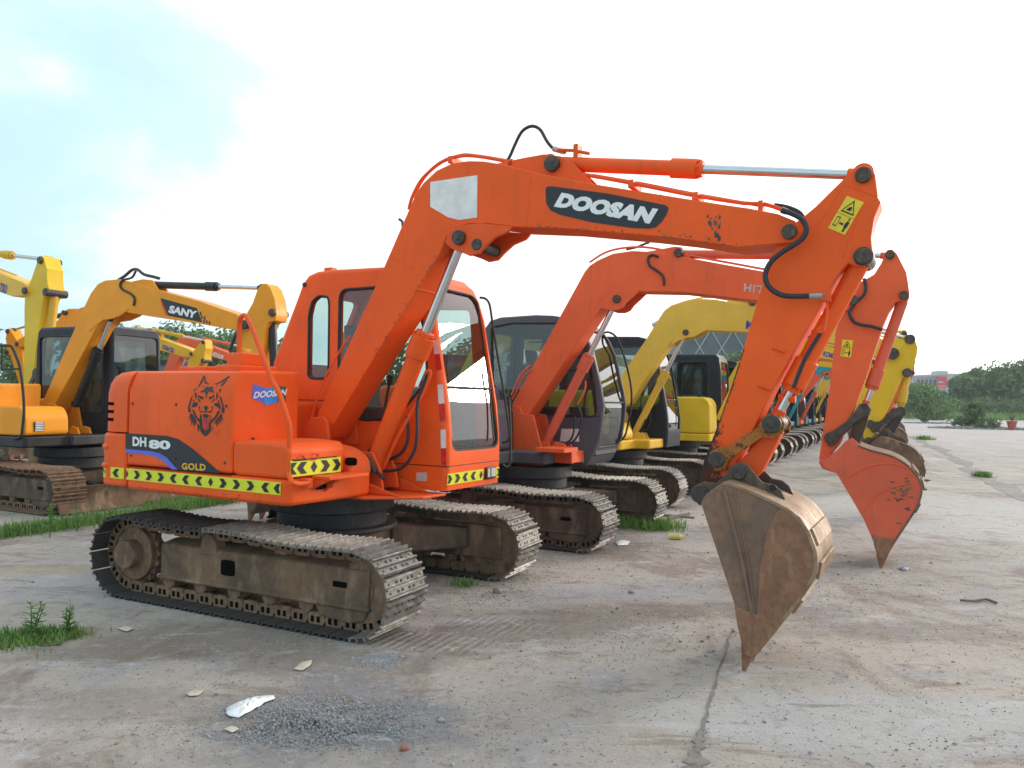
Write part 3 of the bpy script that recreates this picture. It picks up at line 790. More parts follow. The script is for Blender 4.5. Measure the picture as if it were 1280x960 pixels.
wolf([[(385,672),(392,672),(390,740),(386,740)], [(410,672),(416,672),(414,750),(408,750)], [(372,800),(378,822),(366,815)], [(392,812),(398,836),(404,812)], [(420,800),(424,820),(430,800)]], 'emblem_detail', M['decal'], we, .004)
# three-colour maker's plate on the hood front
q = lambda pts, dx=.003: [v+Vector((dx, 0, 0)) for v in onx(F1, pts, 0)]
sg = sheet('maker_decal', q([(316.5, 479.6), (336, 487), (330, 504), (314.5, 498)]), M['blue'], hood)
sheet('decal_patch', q([(344.5, 482.5), (357, 483), (357, 502.5), (344, 502)]), M['green'], sg)
sheet('decal_patch', q([(328, 486), (345, 484), (346.5, 503), (330.5, 507)], .005), M['lblue'], sg)
qq = q([(315.6, 498.2), (356, 494.2), (318, 489.6)], .008); lettering('DOOSAN', qq[0], qq[1], qq[2], M['letter'], sg, .035)
# chevron tapes
def px2u(F, xs, y, Y, x0): return [F.on(x, y, Y=Y).x-x0 for x in xs]
us = px2u(F1, [158.5, 171, 185.8, 200.7, 218, 233.6, 250, 264, 278.6, 295.4, 313, 333.4, 349], 600, -1.1, -1.205)
chevrons(lambda u, v, o=0: (-1.205+u, -1.1035-o, .905+v), 1.715, .090, list(zip('d>>><<<d>>><<', us)), 'hazard_tape', sk)
arc = [Vector((x, y)) for x, y in cwl[:6]][::-1]
def arcpt(u):
    d = u
    for i in range(len(arc)-1):
        L = (arc[i+1]-arc[i]).length
        if d <= L or i == len(arc)-2:
            p = arc[i].lerp(arc[i+1], min(1, d/L)); t = (arc[i+1]-arc[i]).normalized(); return p, Vector((t.y, -t.x))
        d -= L
def cwt(u, v, o=0):
    p, n = arcpt(u); n = n if n.y < 0 or n.x < 0 else -n
    return (p.x+n.x*(.004+o), p.y+n.y*(.004+o), .905+v)
La = sum((arc[i+1]-arc[i]).length for i in range(len(arc)-1))
chevrons(cwt, La-.012, .090, [('>', La-.31), ('<', La-.10)], 'hazard_tape', cw)
a, c = F1.on(363, 590, X=.57), F1.on(426, 586, X=.57); zt, zb_ = F1.on(395, 573.5, X=.57).z, F1.on(395, 593, X=.57).z
ul = [F1.on(x, 585, X=.57).y-a.y for x in (366, 378.6, 392.5, 405.6, 420)]
chevrons(lambda u, v, o=0: (.5685+o, a.y+u, zb_+v), min(c.y, -.505)-a.y, zt-zb_, list(zip('<<d>>', ul)), 'hazard_tape', tb)

# ---- cab
CP = [(1.02, .845), (1.035, 1.05), (1.03, 1.3), (1.0, 1.56), (.925, 1.94), (.85, 2.32), (.79, 2.5), (.72, 2.62), (.62, 2.70), (.48, 2.735), (-.25, 2.755), (-.44, 2.75), (-.55, 2.72), (-.62, 2.65), (-.70, 2.48), (-.97, 1.93), (-1.0, 1.78), (-1.0, .95), (-.3, .845)]
Y0, Y1 = .2, 1.09
w1 = rounded(F1.xz([(385, 470), (386, 395), (390, 377), (398, 370), (410, 371), (411.5, 380), (410.5, 466), (406, 473), (390, 473)], Y0), .03)
w2 = rounded([(-.15, 1.90), (-.155, 2.56), (.66, 2.56), (.80, 2.1), (.82, 1.75), (.50, 1.42), (.10, 1.40), (-.12, 1.6)], .09, 5)
cb1 = cab(m1, CP, Y0, Y1, [w1, w2], (1.17, 2.56, .275, 1.03), M['orange'], rearwin=(1.92, 2.56, .36, 1.0))
b = B(); b.box(-.95, 1.0362, Y0-.004, Y1+.002, 1.043, 1.049); b.obj('cab_seam', M['black'], cb1, smooth=False)
b = B(); b.box(-.98, .0, Y0-.003, Y0+.01, 1.566, 1.572); b.obj('cab_seam', M['black'], cb1, smooth=False)
b = B(); b.box(-.42, -.33, .28, .36, 2.745, 2.79); b.cyl((.68, .5, 2.66), (.68, .5, 2.705), .02, 10); b.obj('roof_lug', M['orange'], cb1, .01)
b = B(); v = F1.on(381, 356, Y=Y0); b.disc_y(v.x, v.z, Y0-.01, Y0+.01, .022, 14); b.obj('cab_plug', M['rubber'], cb1)
def cabstrip(pts, mat):
    return sheet('reflector', [(v.x, Y0-.003, v.z) for v in [F1.on(p[0], p[1], Y=Y0) for p in pts]], mat, cb1)
cabstrip([(547, 481), (554, 480.5), (556, 504), (548.5, 505)], M['white']); cabstrip([(548.5, 505), (556, 504), (557.3, 526), (550.3, 527)], M['red'])
cabstrip([(550.8, 537), (557.4, 537), (557.9, 560), (551.4, 560.5)], M['white']); cabstrip([(551.4, 560.5), (557.9, 560), (558.2, 581), (552, 581.5)], M['red'])
cabstrip([(542, 426), (548, 425), (550, 442), (543, 443)], M['white']); cabstrip([(543, 443), (550, 442), (552.4, 462), (545, 463.5)], M['red'])
cabstrip([(532, 386), (537.5, 380), (541.5, 402), (536, 406)], M['red'])
cabstrip([(520.6, 590.5), (534, 590.5), (534, 601.5), (520.6, 601)], M['lamp'])
zt, zb_ = F1.on(580, 589.5, X=1.03).z, F1.on(580, 603.5, X=1.03).z
y0_ = F1.on(559, 598, X=1.03).y; y1_ = F1.on(604, 592, X=1.03).y
cfx = lambda z, o: front_x(CP, z)+.004+o
ul = [F1.on(x, 595, X=1.03).y-y0_ for x in (561, 571, 582, 592, 601)]
chevrons(lambda u, v, o=0: (cfx(zb_+v, o), y0_+u, zb_+v), y1_-y0_, zt-zb_, list(zip('>><<d', ul)), 'hazard_tape', cb1)
y2_ = F1.on(619.5, 590, X=1.03).y
chevrons(lambda u, v, o=0: (cfx(zb_+v, o), y2_+u, zb_+v), Y1-.03-y2_, zt-zb_, [('>', .05)], 'hazard_tape', cb1)
b = B(); ya, yb = F1.on(606, 590, X=1.03).y, F1.on(618.5, 590, X=1.03).y
b.box(1.0, 1.047, ya, yb, zb_+.0, zt+.015); hl = b.obj('headlight', M['black'], cb1, .01)
b = B(); b.cross(rounded([(ya+.02, zb_+.02), (ya+.06, zb_+.02), (ya+.06, zt-.0), (ya+.02, zt-.0)], .015), 1.046, 1.052); b.cross(rounded([(ya+.08, zb_+.02), (yb-.02, zb_+.02), (yb-.02, zt-.0), (ya+.08, zt-.0)], .015), 1.046, 1.052); b.obj('lamp_lens', M['lamp'], hl)
# mirror stay on the far front corner
b = B(); b.tube([F1.on(x, y, Y=1.16) for x, y in ((600, 372), (607, 373.5), (612, 381), (615, 400), (622, 445), (629, 485), (634, 520), (637, 545), (633, 552), (628, 553))], .011, 8, smooth=3)
b.obj('mirror_stay', M['rubber'], cb1)
b = B(); b.tube([(1.03, 1.13, 1.0), (1.06, 1.2, 1.0), (1.06, 1.21, 1.3), (1.03, 1.22, 1.62)], .012, 8, smooth=3); b.obj('door_handle_rail', M['rubber'], cb1)
def point_in(poly, x, z):
    c = False; n = len(poly)
    for i in range(n):
        (x0, z0), (x1, z1) = poly[i], poly[i-1]
        if (z0 > z) != (z1 > z) and x < (x1-x0)*(z-z0)/(z1-z0)+x0: c = not c
    return c
# ---- boom
BH = .145
bo_px = [(396, 520), (480, 333.7), (512.8, 258), (520, 241), (529, 228.7), (545.6, 213), (565, 204), (585, 201), (604.7, 201.5), (631, 205.8), (676.9, 217), (742.5, 230), (900, 255), (935, 260), (972, 267), (994, 276), (1001, 290), (992, 303), (960, 306), (922, 309), (860, 300), (808, 294.4), (709.6, 286), (644, 283.8), (611, 279.6), (585, 279.6), (572, 282.9), (558.7, 294.4), (550.5, 314), (522.6, 361.6), (480, 427), (410, 541), (404, 548), (394, 548), (388, 540)]
BO = F1.xz(bo_px, -BH)
b = B(); b.plate(BO, -BH, BH); bm1 = b.obj('boom', M['orange'], m1, .007)
b = B(); gx = F1.xz([(560, 291), (571, 281.5), (600, 279), (640, 282.8), (634, 290), (618, 297), (606, 308), (598, 317), (586, 319.5), (576, 315), (564, 311), (556, 303)], -BH-.012)
for s in (-1, 1): b.plate(gx, s*(BH+.012)-(0 if s < 0 else .03), s*(BH+.012)+(.03 if s < 0 else 0))
split(b, 'cylinder_lug', M['orange_worn'], bm1, .005)
b = B(); pc = F1.on(576, 298, Y=-BH); pin(b, pc.x, pc.z, -BH-.05, BH+.05, .055); pc2 = F1.on(597, 306, Y=-BH); pin(b, pc2.x, pc2.z, -BH-.02, BH+.02, .045)
split(b, 'boom_pin', M['grease'], bm1, .006)
b = B(); pin(b, pc.x, pc.z, -BH-.056, BH+.056, .024); tp = F1.on(987, 290, Y=-BH); pin(b, tp.x, tp.z, -BH-.022, BH+.022, .046); fp = F1.on(399, 536, Y=-BH); pin(b, fp.x, fp.z, -.19, .19, .045)
split(b, 'boom_pin', M['pin'], bm1, .004)
g2 = F1.xz([(612, 206), (655, 197), (680, 192.5), (700, 195), (716, 204), (732, 220), (742, 231), (676, 218)], -.09)
b = B(); 
for s in (-1, 1): b.plate(g2, s*.09-(0 if s < 0 else .02), s*.09+(.02 if s < 0 else 0))
split(b, 'cylinder_lug', M['orange'], bm1, .005)
b = B(); ap = F1.on(689, 204, Y=-.12); pin(b, ap.x, ap.z, -.13, .13, .058); pin(b, ap.x+.03, ap.z-.01, -.135, .135, .03); split(b, 'boom_pin', M['grease'], bm1, .006)
b = B()   # weld seams
for a_, c_ in (((664, 215), (658, 284)), ((489, 321), (520, 337))):
    p, q_ = F1.on(*a_, Y=-BH), F1.on(*c_, Y=-BH); b.cyl((p.x, -BH-.0005, p.z), (q_.x, -BH-.0005, q_.z), .003, 6)
p, q_ = F1.on(522.6, 361.6, Y=-BH), F1.on(488, 415, Y=-BH)
b.cyl((p.x, -BH, p.z), (p.x, BH, p.z), .006, 6)
split(b, 'weld_seam', M['orange'], bm1)
# boom lettering
bs = lambda pts, off: [Vector((v.x, -BH-off, v.z)) for v in [F1.on(p[0], p[1], Y=-BH) for p in pts]]
nd = sheet('name_decal', bs([(682, 236), (684, 233.5), (690, 233), (760, 242), (832, 256.5), (836, 260), (834, 267), (827, 278), (820, 284), (812, 286), (790, 285), (740, 278), (700, 268.5), (688, 263), (683, 254)], .003), M['decal'], bm1)
L3 = bs([(692.5, 258.6), (812, 280.2), (702.5, 240.8)], .006); lettering('DOOSAN', L3[0], L3[1], L3[2], M['letter'], nd, .075, 1.06)
sheet('paint_patch', bs([(538, 227.5), (597, 219), (596.5, 272), (574, 275), (560, 271.5), (538, 258.5)], .0025), M['white'], bm1)
b = B(); random.seed(3)
for k in range(26):
    x, y = random.gauss(893, 5), random.uniform(262, 301)
    v = F1.on(x, y, Y=-BH); r = random.uniform(.003, .014); n = 7
    b.poly([(v.x+r*random.uniform(.4, 1.2)*cos(2*pi*i/n)*.8, -BH-.0015-k*1e-5, v.z+r*1.7*random.uniform(.4, 1.2)*sin(2*pi*i/n)) for i in range(n)])
b.obj('chipped_paint', M['grease'], bm1, smooth=False)
random.seed(5); b = B()
bot = [F1.on(x, y, Y=-BH) for x, y in ((922, 309), (860, 300), (808, 294.4), (709.6, 286), (644, 283.8))]+[F1.on(x, y, Y=-BH) for x, y in ((550.5, 314), (522.6, 361.6), (480, 427), (412, 536))]
for i in range(len(bot)-1):
    if i == 4: continue
    for k in range(16):
        v = bot[i].lerp(bot[i+1], random.random()); up_ = (bot[i+1]-bot[i]).normalized(); n_ = Vector((up_.z, 0, -up_.x)); n_ = n_ if n_.z > 0 else -n_
        v = v+n_*abs(random.gauss(0, .012)); chip(v.x, v.z, -BH-.0012, random.uniform(.0015, .006), random.uniform(1, 3), atan2(up_.z, up_.x))
for k in range(30):
    v = F1.on(random.uniform(560, 980), random.uniform(225, 290), Y=-BH)
    if 680 < 640: pass
    if point_in(BO, v.x, v.z): chip(v.x, v.z, -BH-.0012, random.uniform(.001, .0035), 2, random.uniform(-.5, .5))
b.obj('chipped_paint', M['grease'], bm1, smooth=False)
# pipes and hoses
Yp = -.06
b = B(); b.tube([F1.on(x, y, Y=Yp) for x, y in ((511, 262), (515, 247), (524, 229), (533, 218), (547, 206), (560, 199), (575, 195.5), (585, 194.5), (605, 196.5), (640, 203), (676, 210.5), (700, 214), (729, 218.5))], .0135, 8, smooth=3)
b.tube([F1.on(x, y, Y=.04) for x, y in ((516, 247), (530, 222), (550, 203.5), (572, 195), (590, 194), (640, 202), (690, 211))], .0135, 8, smooth=3)
b.tube([F1.on(x, y, Y=Yp) for x, y in ((729, 218), (790, 229), (860, 243), (930, 254), (955, 255), (977, 262))], .0135, 8, smooth=2)
b.tube([F1.on(x, y, Y=.06) for x, y in ((741, 219), (800, 229), (870, 243), (950, 257))], .011, 8)
v = F1.on(953, 258, Y=-.06); b.box(v.x-.02, v.x+.01, -.1, -.02, v.z-.1, v.z+.03)
b.tube([F1.on(x, y, Y=-BH+.01) for x, y in ((389, 527), (393, 508), (402, 483), (415, 455), (432, 428), (438, 420))], .008, 6, smooth=2)
split(b, 'oil_pipe', M['orange_worn'], bm1)
b = B(); b.tube([F1.on(x, y, Y=.03) for x, y in ((634, 201), (638, 194), (645, 178), (652, 165), (660, 159), (668, 158), (676, 163), (684, 177), (692, 186), (700, 189.5), (708, 190))], .0125, 10, smooth=4)
b.tube([F1.on(x, y, Y=.07) for x, y in ((505, 300), (503, 277), (499, 274))], .012, 6)
b.tube([F1.on(x, y, Y=-BH-.05) for x, y in ((977, 262.5), (987, 266), (996, 270), (1004, 276), (1008, 287), (1004, 297), (994, 305), (978, 315), (964, 327), (957, 341), (958, 353), (966, 363), (978, 369), (994, 370.5), (1012, 370), (1028, 369.5))], .0165, 10, smooth=3)
b.tube([F1.on(x, y, Y=-.02) for x, y in ((968, 256), (985, 259), (1000, 266), (1006, 276))], .013, 8, smooth=3)
split(b, 'hydraulic_hose', M['hose'], bm1)
b = B()
for pts, yy in ((((977, 262.5), (984, 265)), -BH-.03), (((1012, 370), (1028, 369.7)), -BH-.05), (((692, 186), (706, 190)), .03)):
    p_, q_ = [F1.on(x, y, Y=yy) for x, y in pts]; b.cyl(p_, q_, .020, 10)
split(b, 'hose_fitting', M['fit'], bm1)
b = B()
for x, y in ((565, 199), (640, 203), (790, 229), (870, 244.5)):
    v = F1.on(x, y, Y=-.06); b.box(v.x-.02, v.x+.02, -.09, .08, v.z-.035, v.z+.018)
split(b, 'pipe_clamp', M['orange_worn'], bm1, .003)
# ---- arm cylinder on top of the boom
A0 = F1.on(690, 204.5, Y=0); A1 = F1.on(1079.5, 219, Y=0)
ac = cylinder(m1, A0, A1, .052, .522, rod=.031, eye=.06)
b = B(); b.tube([F1.on(x, y, Y=-.02) for x, y in ((697, 187.5), (715, 188), (737, 192))], .013, 8); v = F1.on(722, 192, Y=0)
b.box(v.x-.018, v.x+.018, -.04, .04, v.z-.09, v.z+.06); b.obj('pipe_clamp', M['orange_worn'], ac, .004)
# ---- boom cylinder
C0 = F1.on(461, 598, Y=0); C1 = F1.on(577, 300, Y=0)
bc = cylinder(m1, C0, C1, .075, .615, rod=.041, eye=.06)
u_ = (C1-C0).normalized()
b = B(); b.tube([F1.on(x, y, Y=-.02) for x, y in ((531, 467), (536, 463), (538, 468), (533, 482), (524, 500), (508, 527), (494, 553), (484, 575), (477, 590))], .0135, 8, smooth=3)
b.tube([C0+u_*.98, C0+u_*.98+Vector((.06, 0, -.04))], .014, 8); split(b, 'oil_pipe', M['orange_worn'], bc)
b = B(); b.tube([F1.on(x, y, Y=-.03) for x, y in ((530, 476), (528, 486), (522, 503), (521.5, 540), (518, 563), (506, 582), (492, 588), (480, 588.5))], .014, 10, smooth=3)
b.tube([F1.on(x, y, Y=.05) for x, y in ((509, 520), (510, 548), (502, 566), (488, 574), (478, 577))], .014, 10, smooth=3)
split(b, 'hydraulic_hose', M['hose'], bc)
# pivots on the deck
b = B(); br = F1.xz([(377, 556), (380, 534), (388, 522), (404, 521), (408, 527), (411, 558)], -.2)
for y in (-.2, .165): b.plate([(x, z) for x, z in br], y, y+.035)
split(b, 'boom_bracket', M['orange_worn'], m1, .006)
b = B(); br = F1.xz([(440, 612), (444, 575), (452, 564), (465, 566), (474, 585), (478, 612)], -.11)
for y in (-.11, .085): b.plate(br, y, y+.03)
split(b, 'cylinder_bracket', M['orange_worn'], m1, .006)
b = B(); pin(b, C0.x, C0.z, -.15, .15, .075); pin(b, C0.x, C0.z, -.165, .165, .03); split(b, 'boom_pin', M['grease'], m1, .006)
b = B(); b.tube([(.36, -.16, .84), (.30, -.22, .98), (.40, -.22, 1.12), (.50, -.2, 1.0), (.48, -.2, .86)], .022, 8, smooth=4); b.tube([(.52, .14, .84), (.50, .16, 1.0), (.42, .17, 1.15), (.25, .16, 1.05)], .02, 8, smooth=4); b.tube([(.45, -.17, 1.0), (.52, -.19, 1.12), (.58, -.17, 1.0)], .02, 8, smooth=4); b.tube([(.30, -.15, 1.0), (.42, -.15, 1.10), (.66, -.14, .95)], .017, 8, smooth=4); b.tube([(.2, .1, 1.0), (.35, .15, 1.2), (.55, .14, 1.0)], .017, 8, smooth=4)
split(b, 'hydraulic_hose', M['hose'], m1)
# ---- arm
AY = .10
ar_px = [(1067, 212), (1071, 208.5), (1079.5, 206), (1088, 208), (1093.7, 217.5), (1097.5, 247.5), (1101, 252), (1092.5, 272.5), (1088.7, 297.5), (1091, 320), (1087, 330), (1080, 332.5), (1070, 333), (1060, 328.7), (1045, 346), (1035, 365), (1002.5, 420), (969, 480), (943, 534), (929, 561), (912, 590), (895, 612), (885, 625), (875, 628), (866, 622), (867, 610), (872.5, 603), (878.7, 580), (892, 544.6), (915, 480), (933.7, 420), (960, 332), (970, 306), (985, 285), (1005, 270), (1020, 257.5), (1035, 242.5), (1057, 221)]
AO = F1.xz(ar_px, -AY)
b = B(); b.plate(AO, -AY, AY); am = b.obj('arm', M['arm_paint'], m1, .006)
b = B()
for pa, r, y in (((1079.5, 219.5), .046, .13), ((1079.5, 320.7), .046, .135)):
    v = F1.on(*pa, Y=-AY); pin(b, v.x, v.z, -y, y, r)
split(b, 'arm_pin', M['pin'], am, .004)
b = B()
for pa, r, y in (((897.5, 574), .05, .165), ((1079.5, 320.7), .055, .125)):
    v = F1.on(*pa, Y=-AY); pin(b, v.x, v.z, -y, y, r)
split(b, 'arm_pin', M['grease'], am, .006)
as_ = lambda pts, off: [Vector((v.x, -AY-off, v.z)) for v in [F1.on(p[0], p[1], Y=-AY) for p in pts]]
b = B()
for p_, q_ in (((1056, 231), (1037, 258)), ((1056, 231), (1097, 246)), ((1076, 262), (1053, 322)), ((1037, 258), (1020, 285))):
    a_, c_ = as_([p_, q_], .0); b.cyl(a_, c_, .0035, 6)
split(b, 'weld_seam', M['orange'], am)
b = B()
for x, y in ((974, 437), (956, 484)):
    v = F1.on(x, y, Y=-AY); t = Vector((.075, 0, -.028)); b.cyl(Vector((v.x, -AY-.006, v.z))-t*.5, Vector((v.x, -AY-.006, v.z))+t*.5, .011, 8)
split(b, 'pipe_mount', M['orange_worn'], am)
ws = sheet('warning_sticker', as_([(1058.7, 245), (1080, 253), (1056, 293.7), (1035, 285)], .0025), M['warn'], am)
def stk(F, A_, B_, D_, polys, parent, off, mat):   # unit square mapped on the sticker
    A_, B_, D_ = Vector(A_), Vector(B_), Vector(D_); b = B()
    for p in polys: b.poly([A_+(B_-A_)*u+(D_-A_)*v+Vector((0, -off, 0)) for u, v in p])
    bmesh.ops.triangulate(b.bm, faces=b.bm.faces[:]); return b.obj('warning_symbol', mat, parent, smooth=False)
TRI = [[(.12, .56), (.88, .56), (.80, .60), (.20, .60)], [(.12, .56), (.20, .60), (.5, .90), (.5, .97)], [(.88, .56), (.5, .97), (.5, .90), (.80, .60)], [(.36, .64), (.46, .64), (.62, .72), (.56, .78), (.42, .72)], [(.5, .64), (.6, .64), (.6, .70), (.52, .69)],
       [(.12, .12), (.15, .12), (.15, .40), (.12, .40)], [(.30, .12), (.33, .12), (.33, .40), (.30, .40)], [(.12, .38), (.33, .38), (.33, .41), (.12, .41)], [(.12, .12), (.33, .12), (.33, .15), (.12, .15)],
       [(.38, .25), (.44, .20), (.44, .24), (.58, .24), (.58, .20), (.64, .25), (.58, .30), (.58, .27), (.44, .27), (.44, .30)],
       [(.70, .30), (.70, .18), (.74, .18), (.74, .05), (.78, .05), (.79, .16), (.80, .05), (.85, .05), (.85, .18), (.89, .18), (.89, .34), (.84, .37), (.76, .37)], [(.76, .39), (.83, .39), (.84, .46), (.75, .46)], [(0, .485), (1, .485), (1, .495), (0, .495)]]
q4 = as_([(1035, 285), (1056, 293.7), (1058.7, 245)], .0025); stk(F1, q4[0], q4[1], q4[2], TRI, ws, .002, M['tapeblk'])
b = B(); v = F1.on(1032, 369, Y=-AY-.02); b.box(v.x-.02, v.x+.03, -AY-.04, -AY+.01, v.z-.04, v.z+.03); b.tube([F1.on(x, y, Y=-AY-.02) for x, y in ((1034, 373), (1034, 392), (1030, 414))], .008, 8)
split(b, 'oil_pipe', M['orange_worn'], am, .003)
# bucket cylinder in front of the arm
K0 = F1.on(1079.5, 321, Y=0); K1 = F1.on(967, 528, Y=0)
kc = cylinder(m1, K0, K1, .056, .78, rod=.032, eye=.055)
b = B(); b.tube([F1.on(x, y, Y=-.07) for x, y in ((1027, 414), (1020, 425), (1008, 445), (998, 468), (992, 485))], .012, 8, smooth=3); split(b, 'hydraulic_hose', M['hose'], kc)
b = B(); v = F1.on(1027, 413, Y=-.04); b.cyl((v.x, -.09, v.z), (v.x, .09, v.z), .022, 12); v = F1.on(984, 498, Y=0); b.cyl(v-Vector((.05, 0, 0)), v+Vector((.05, 0, 0)), .03, 10)
b.tube([F1.on(x, y, Y=-.05) for x, y in ((1061, 345), (1045, 375), (1030, 402), (1010, 440))], .009, 8)
b.obj('pipe_clamp', M['orange_worn'], kc)
# bucket linkage
lk = LK1 = F1.xz([(884, 576), (888, 564), (900, 559), (910, 559), (927, 546.5), (947, 534.5), (953, 521), (963, 517), (975, 520), (981, 530), (978, 542), (966, 548), (952, 547), (931, 561), (912, 574.5), (906, 587), (894, 590)], -AY-.032)
b = B()
for y in (-AY-.032, AY+.007): b.plate(lk, y, y+.025)
split(b, 'tipping_link', M['link_worn'], m1, .005)
lk = LK2 = F1.xz([(957, 541), (977, 540), (972, 552), (952, 590), (940, 600), (916, 597), (918, 583), (935, 566)], -.055)
b = B(); b.plate(lk, -.055, .055); b.obj('bucket_link', M['orange_worn'], m1, .006)
b = B(); v = F1.on(965, 530, Y=-.155); pin(b, v.x, v.z, -.175, .175, .056); pin(b, v.x, v.z, -.18, .18, .025); b.obj('link_pin', M['grease'], m1, .006)
# bucket
BW = .35
side = SIDE = F1.xz([(876, 629), (882, 618), (902, 603.5), (915, 604), (983.7, 634.7), (1000, 648), (1012, 666), (1021, 690), (1022, 710), (1017, 725.7), (979, 778.4), (943, 821.5), (932, 818), (927, 800), (921.4, 778.4), (918.5, 757)], -BW)
back = BACK = F1.xz([(902, 603), (915, 604), (950, 618), (983.7, 634.7), (1000, 648), (1012, 666), (1021, 690), (1022, 710), (1017, 725.7), (1000, 752), (979, 778.4), (943, 821.5), (936, 818)], -BW)
tv = [F1.on(x, y, Y=-BW) for x, y in ((926, 800), (944, 815), (928.5, 841))]
bu = bucket(m1, F1, side, back, BW, (M['bk_side'], M['bk_back'], M['tooth']), [(v.x, max(v.z, .004)) for v in tv])
b = B()
for pts, w in ((((905, 612), (925, 690), (941, 770)), .014), (((918, 612), (935, 700), (943, 768)), .007)):
    b.tube([(v.x, -BW-.002, v.z) for v in [F1.on(x, y, Y=-BW) for x, y in pts]], w, 8)
split(b, 'side_rib', M['bk_side'], bu)
sc_ = F1.xz([(918, 757), (945, 768), (978, 779), (943, 822), (931, 819), (926, 800), (921, 778)], -BW-.008)
b = B(); b.plate(sc_, -BW-.012, -BW); b.plate(sc_, BW, BW+.012); split(b, 'side_cutter', M['tooth'], bu, .004)
b = B(); rf = F1.xz([(983, 634), (1000, 647), (1012, 665), (1021, 690), (1022, 710), (1016, 727), (998, 753), (960, 800), (946, 769), (948, 720), (958, 665), (970, 640)], -BW-.004)
b.plate(rf, -BW-.005, -BW); b.obj('wear_plate', M['tooth'], bu, .002)
er = ER = F1.xz([(866, 622), (867, 608), (880, 602), (895, 604), (908, 592), (914, 582), (924, 577), (935, 581), (943, 592), (953, 603), (967, 606), (976, 613), (981, 624), (984, 640), (940, 632), (905, 618), (890, 628), (874, 632)], -.16)
for y in (-.165, .14):
    b = B(); b.plate(er, y, y+.025); b.obj('bucket_ear', M['grease'] if y > 0 else M['frame_dk'], bu, .006)
b = B()
for pa, r, yy in (((875.6, 617.5), .058, .185), ((924.6, 591.5), .04, .185)):
    v = F1.on(*pa, Y=-.16); pin(b, v.x, v.z, -yy, yy, r)
split(b, 'bucket_pin', M['grease'], bu, .006)
b = B(); v = F1.on(966, 610, Y=-.167); b.disc_y(v.x, v.z, -.168, -.16, .022, 16); b.obj('ear_hole', M['black'], bu)
# ------------------------------------------------------------------ other excavators
def arm_group(root, F, sp):
    """boom, arm, bucket and cylinders from outlines in the machine's own X,Z plane"""
    pal = sp['pal']; bh = sp.get('bh', .145); ay = sp.get('ay', .118); s = sp.get('s', 1.0)
    b = B(); b.plate(sp['BO'], -bh, bh); bm = b.obj('boom', M[pal['boom']], root, .007)
    if 'gx' in sp:
        b = B()
        for q in (-1, 1): b.plate(sp['gx'], q*(bh+.01)-(0 if q < 0 else .03), q*(bh+.01)+(.03 if q < 0 else 0))
        split(b, 'cylinder_lug', M[pal['boom']], bm, .005)
    if 'g2' in sp:
        b = B()
        for q in (-1, 1): b.plate(sp['g2'], q*.09-(0 if q < 0 else .02), q*.09+(.02 if q < 0 else 0))
        split(b, 'cylinder_lug', M[pal['boom']], bm, .004)
    b = B()
    for x, z, r in sp.get('bpins', []): pin(b, x, z, -bh-.03, bh+.03, r)
    split(b, 'boom_pin', M['grease'] if sp.get('darkpins', 1) else M['pin'], bm, .005)
    b = B(); b.plate(sp['AO'], -ay, ay); am = b.obj('arm', M[pal['arm']], root, .006)
    b = B()
    for x, z, r in sp.get('apins', []): pin(b, x, z, -ay-.035, ay+.035, r)
    split(b, 'arm_pin', M['grease'] if sp.get('darkpins', 1) else M['pin'], am, .005)
    A0, A1, C0, C1, K0, K1 = [Vector((p[0], 0, p[1])) for p in sp['cyl']]
    cm = M[pal['cyl']]
    cyls = [cylinder(root, A0, A1, .050*s, sp.get('fa', .56), (cm,), .028*s), cylinder(root, C0, C1, .060*s, sp.get('fc', .62), (cm,), .034*s), cylinder(root, K0, K1, .054*s, .80, (cm,), .03*s)]
    b = B()
    for y in (-ay-.032, ay+.007): b.plate(sp['LK1'], y, y+.025)
    split(b, 'tipping_link', M[pal.get('link', 'grease')], root, .005)
    b = B(); b.plate(sp['LK2'], -.055, .055); b.obj('bucket_link', M[pal.get('link2', 'grease')], root, .006)
    bw = sp.get('bw', .35)
    bu = bucket(root, F, sp['SIDE'], sp['BACK'], bw, tuple(M[k] for k in pal['bucket']), sp['tooth'])
    b = B()
    for y in (-.165, .14): b.plate(sp['ER'], y, y+.025)
    split(b, 'bucket_ear', M[pal.get('ear', 'frame_dk')], bu, .006)
    b = B()
    for x, z, r in sp.get('kpins', []): pin(b, x, z, -.185, .185, r)
    split(b, 'bucket_pin', M['grease'], bu, .006)
    return bm, am, bu, cyls

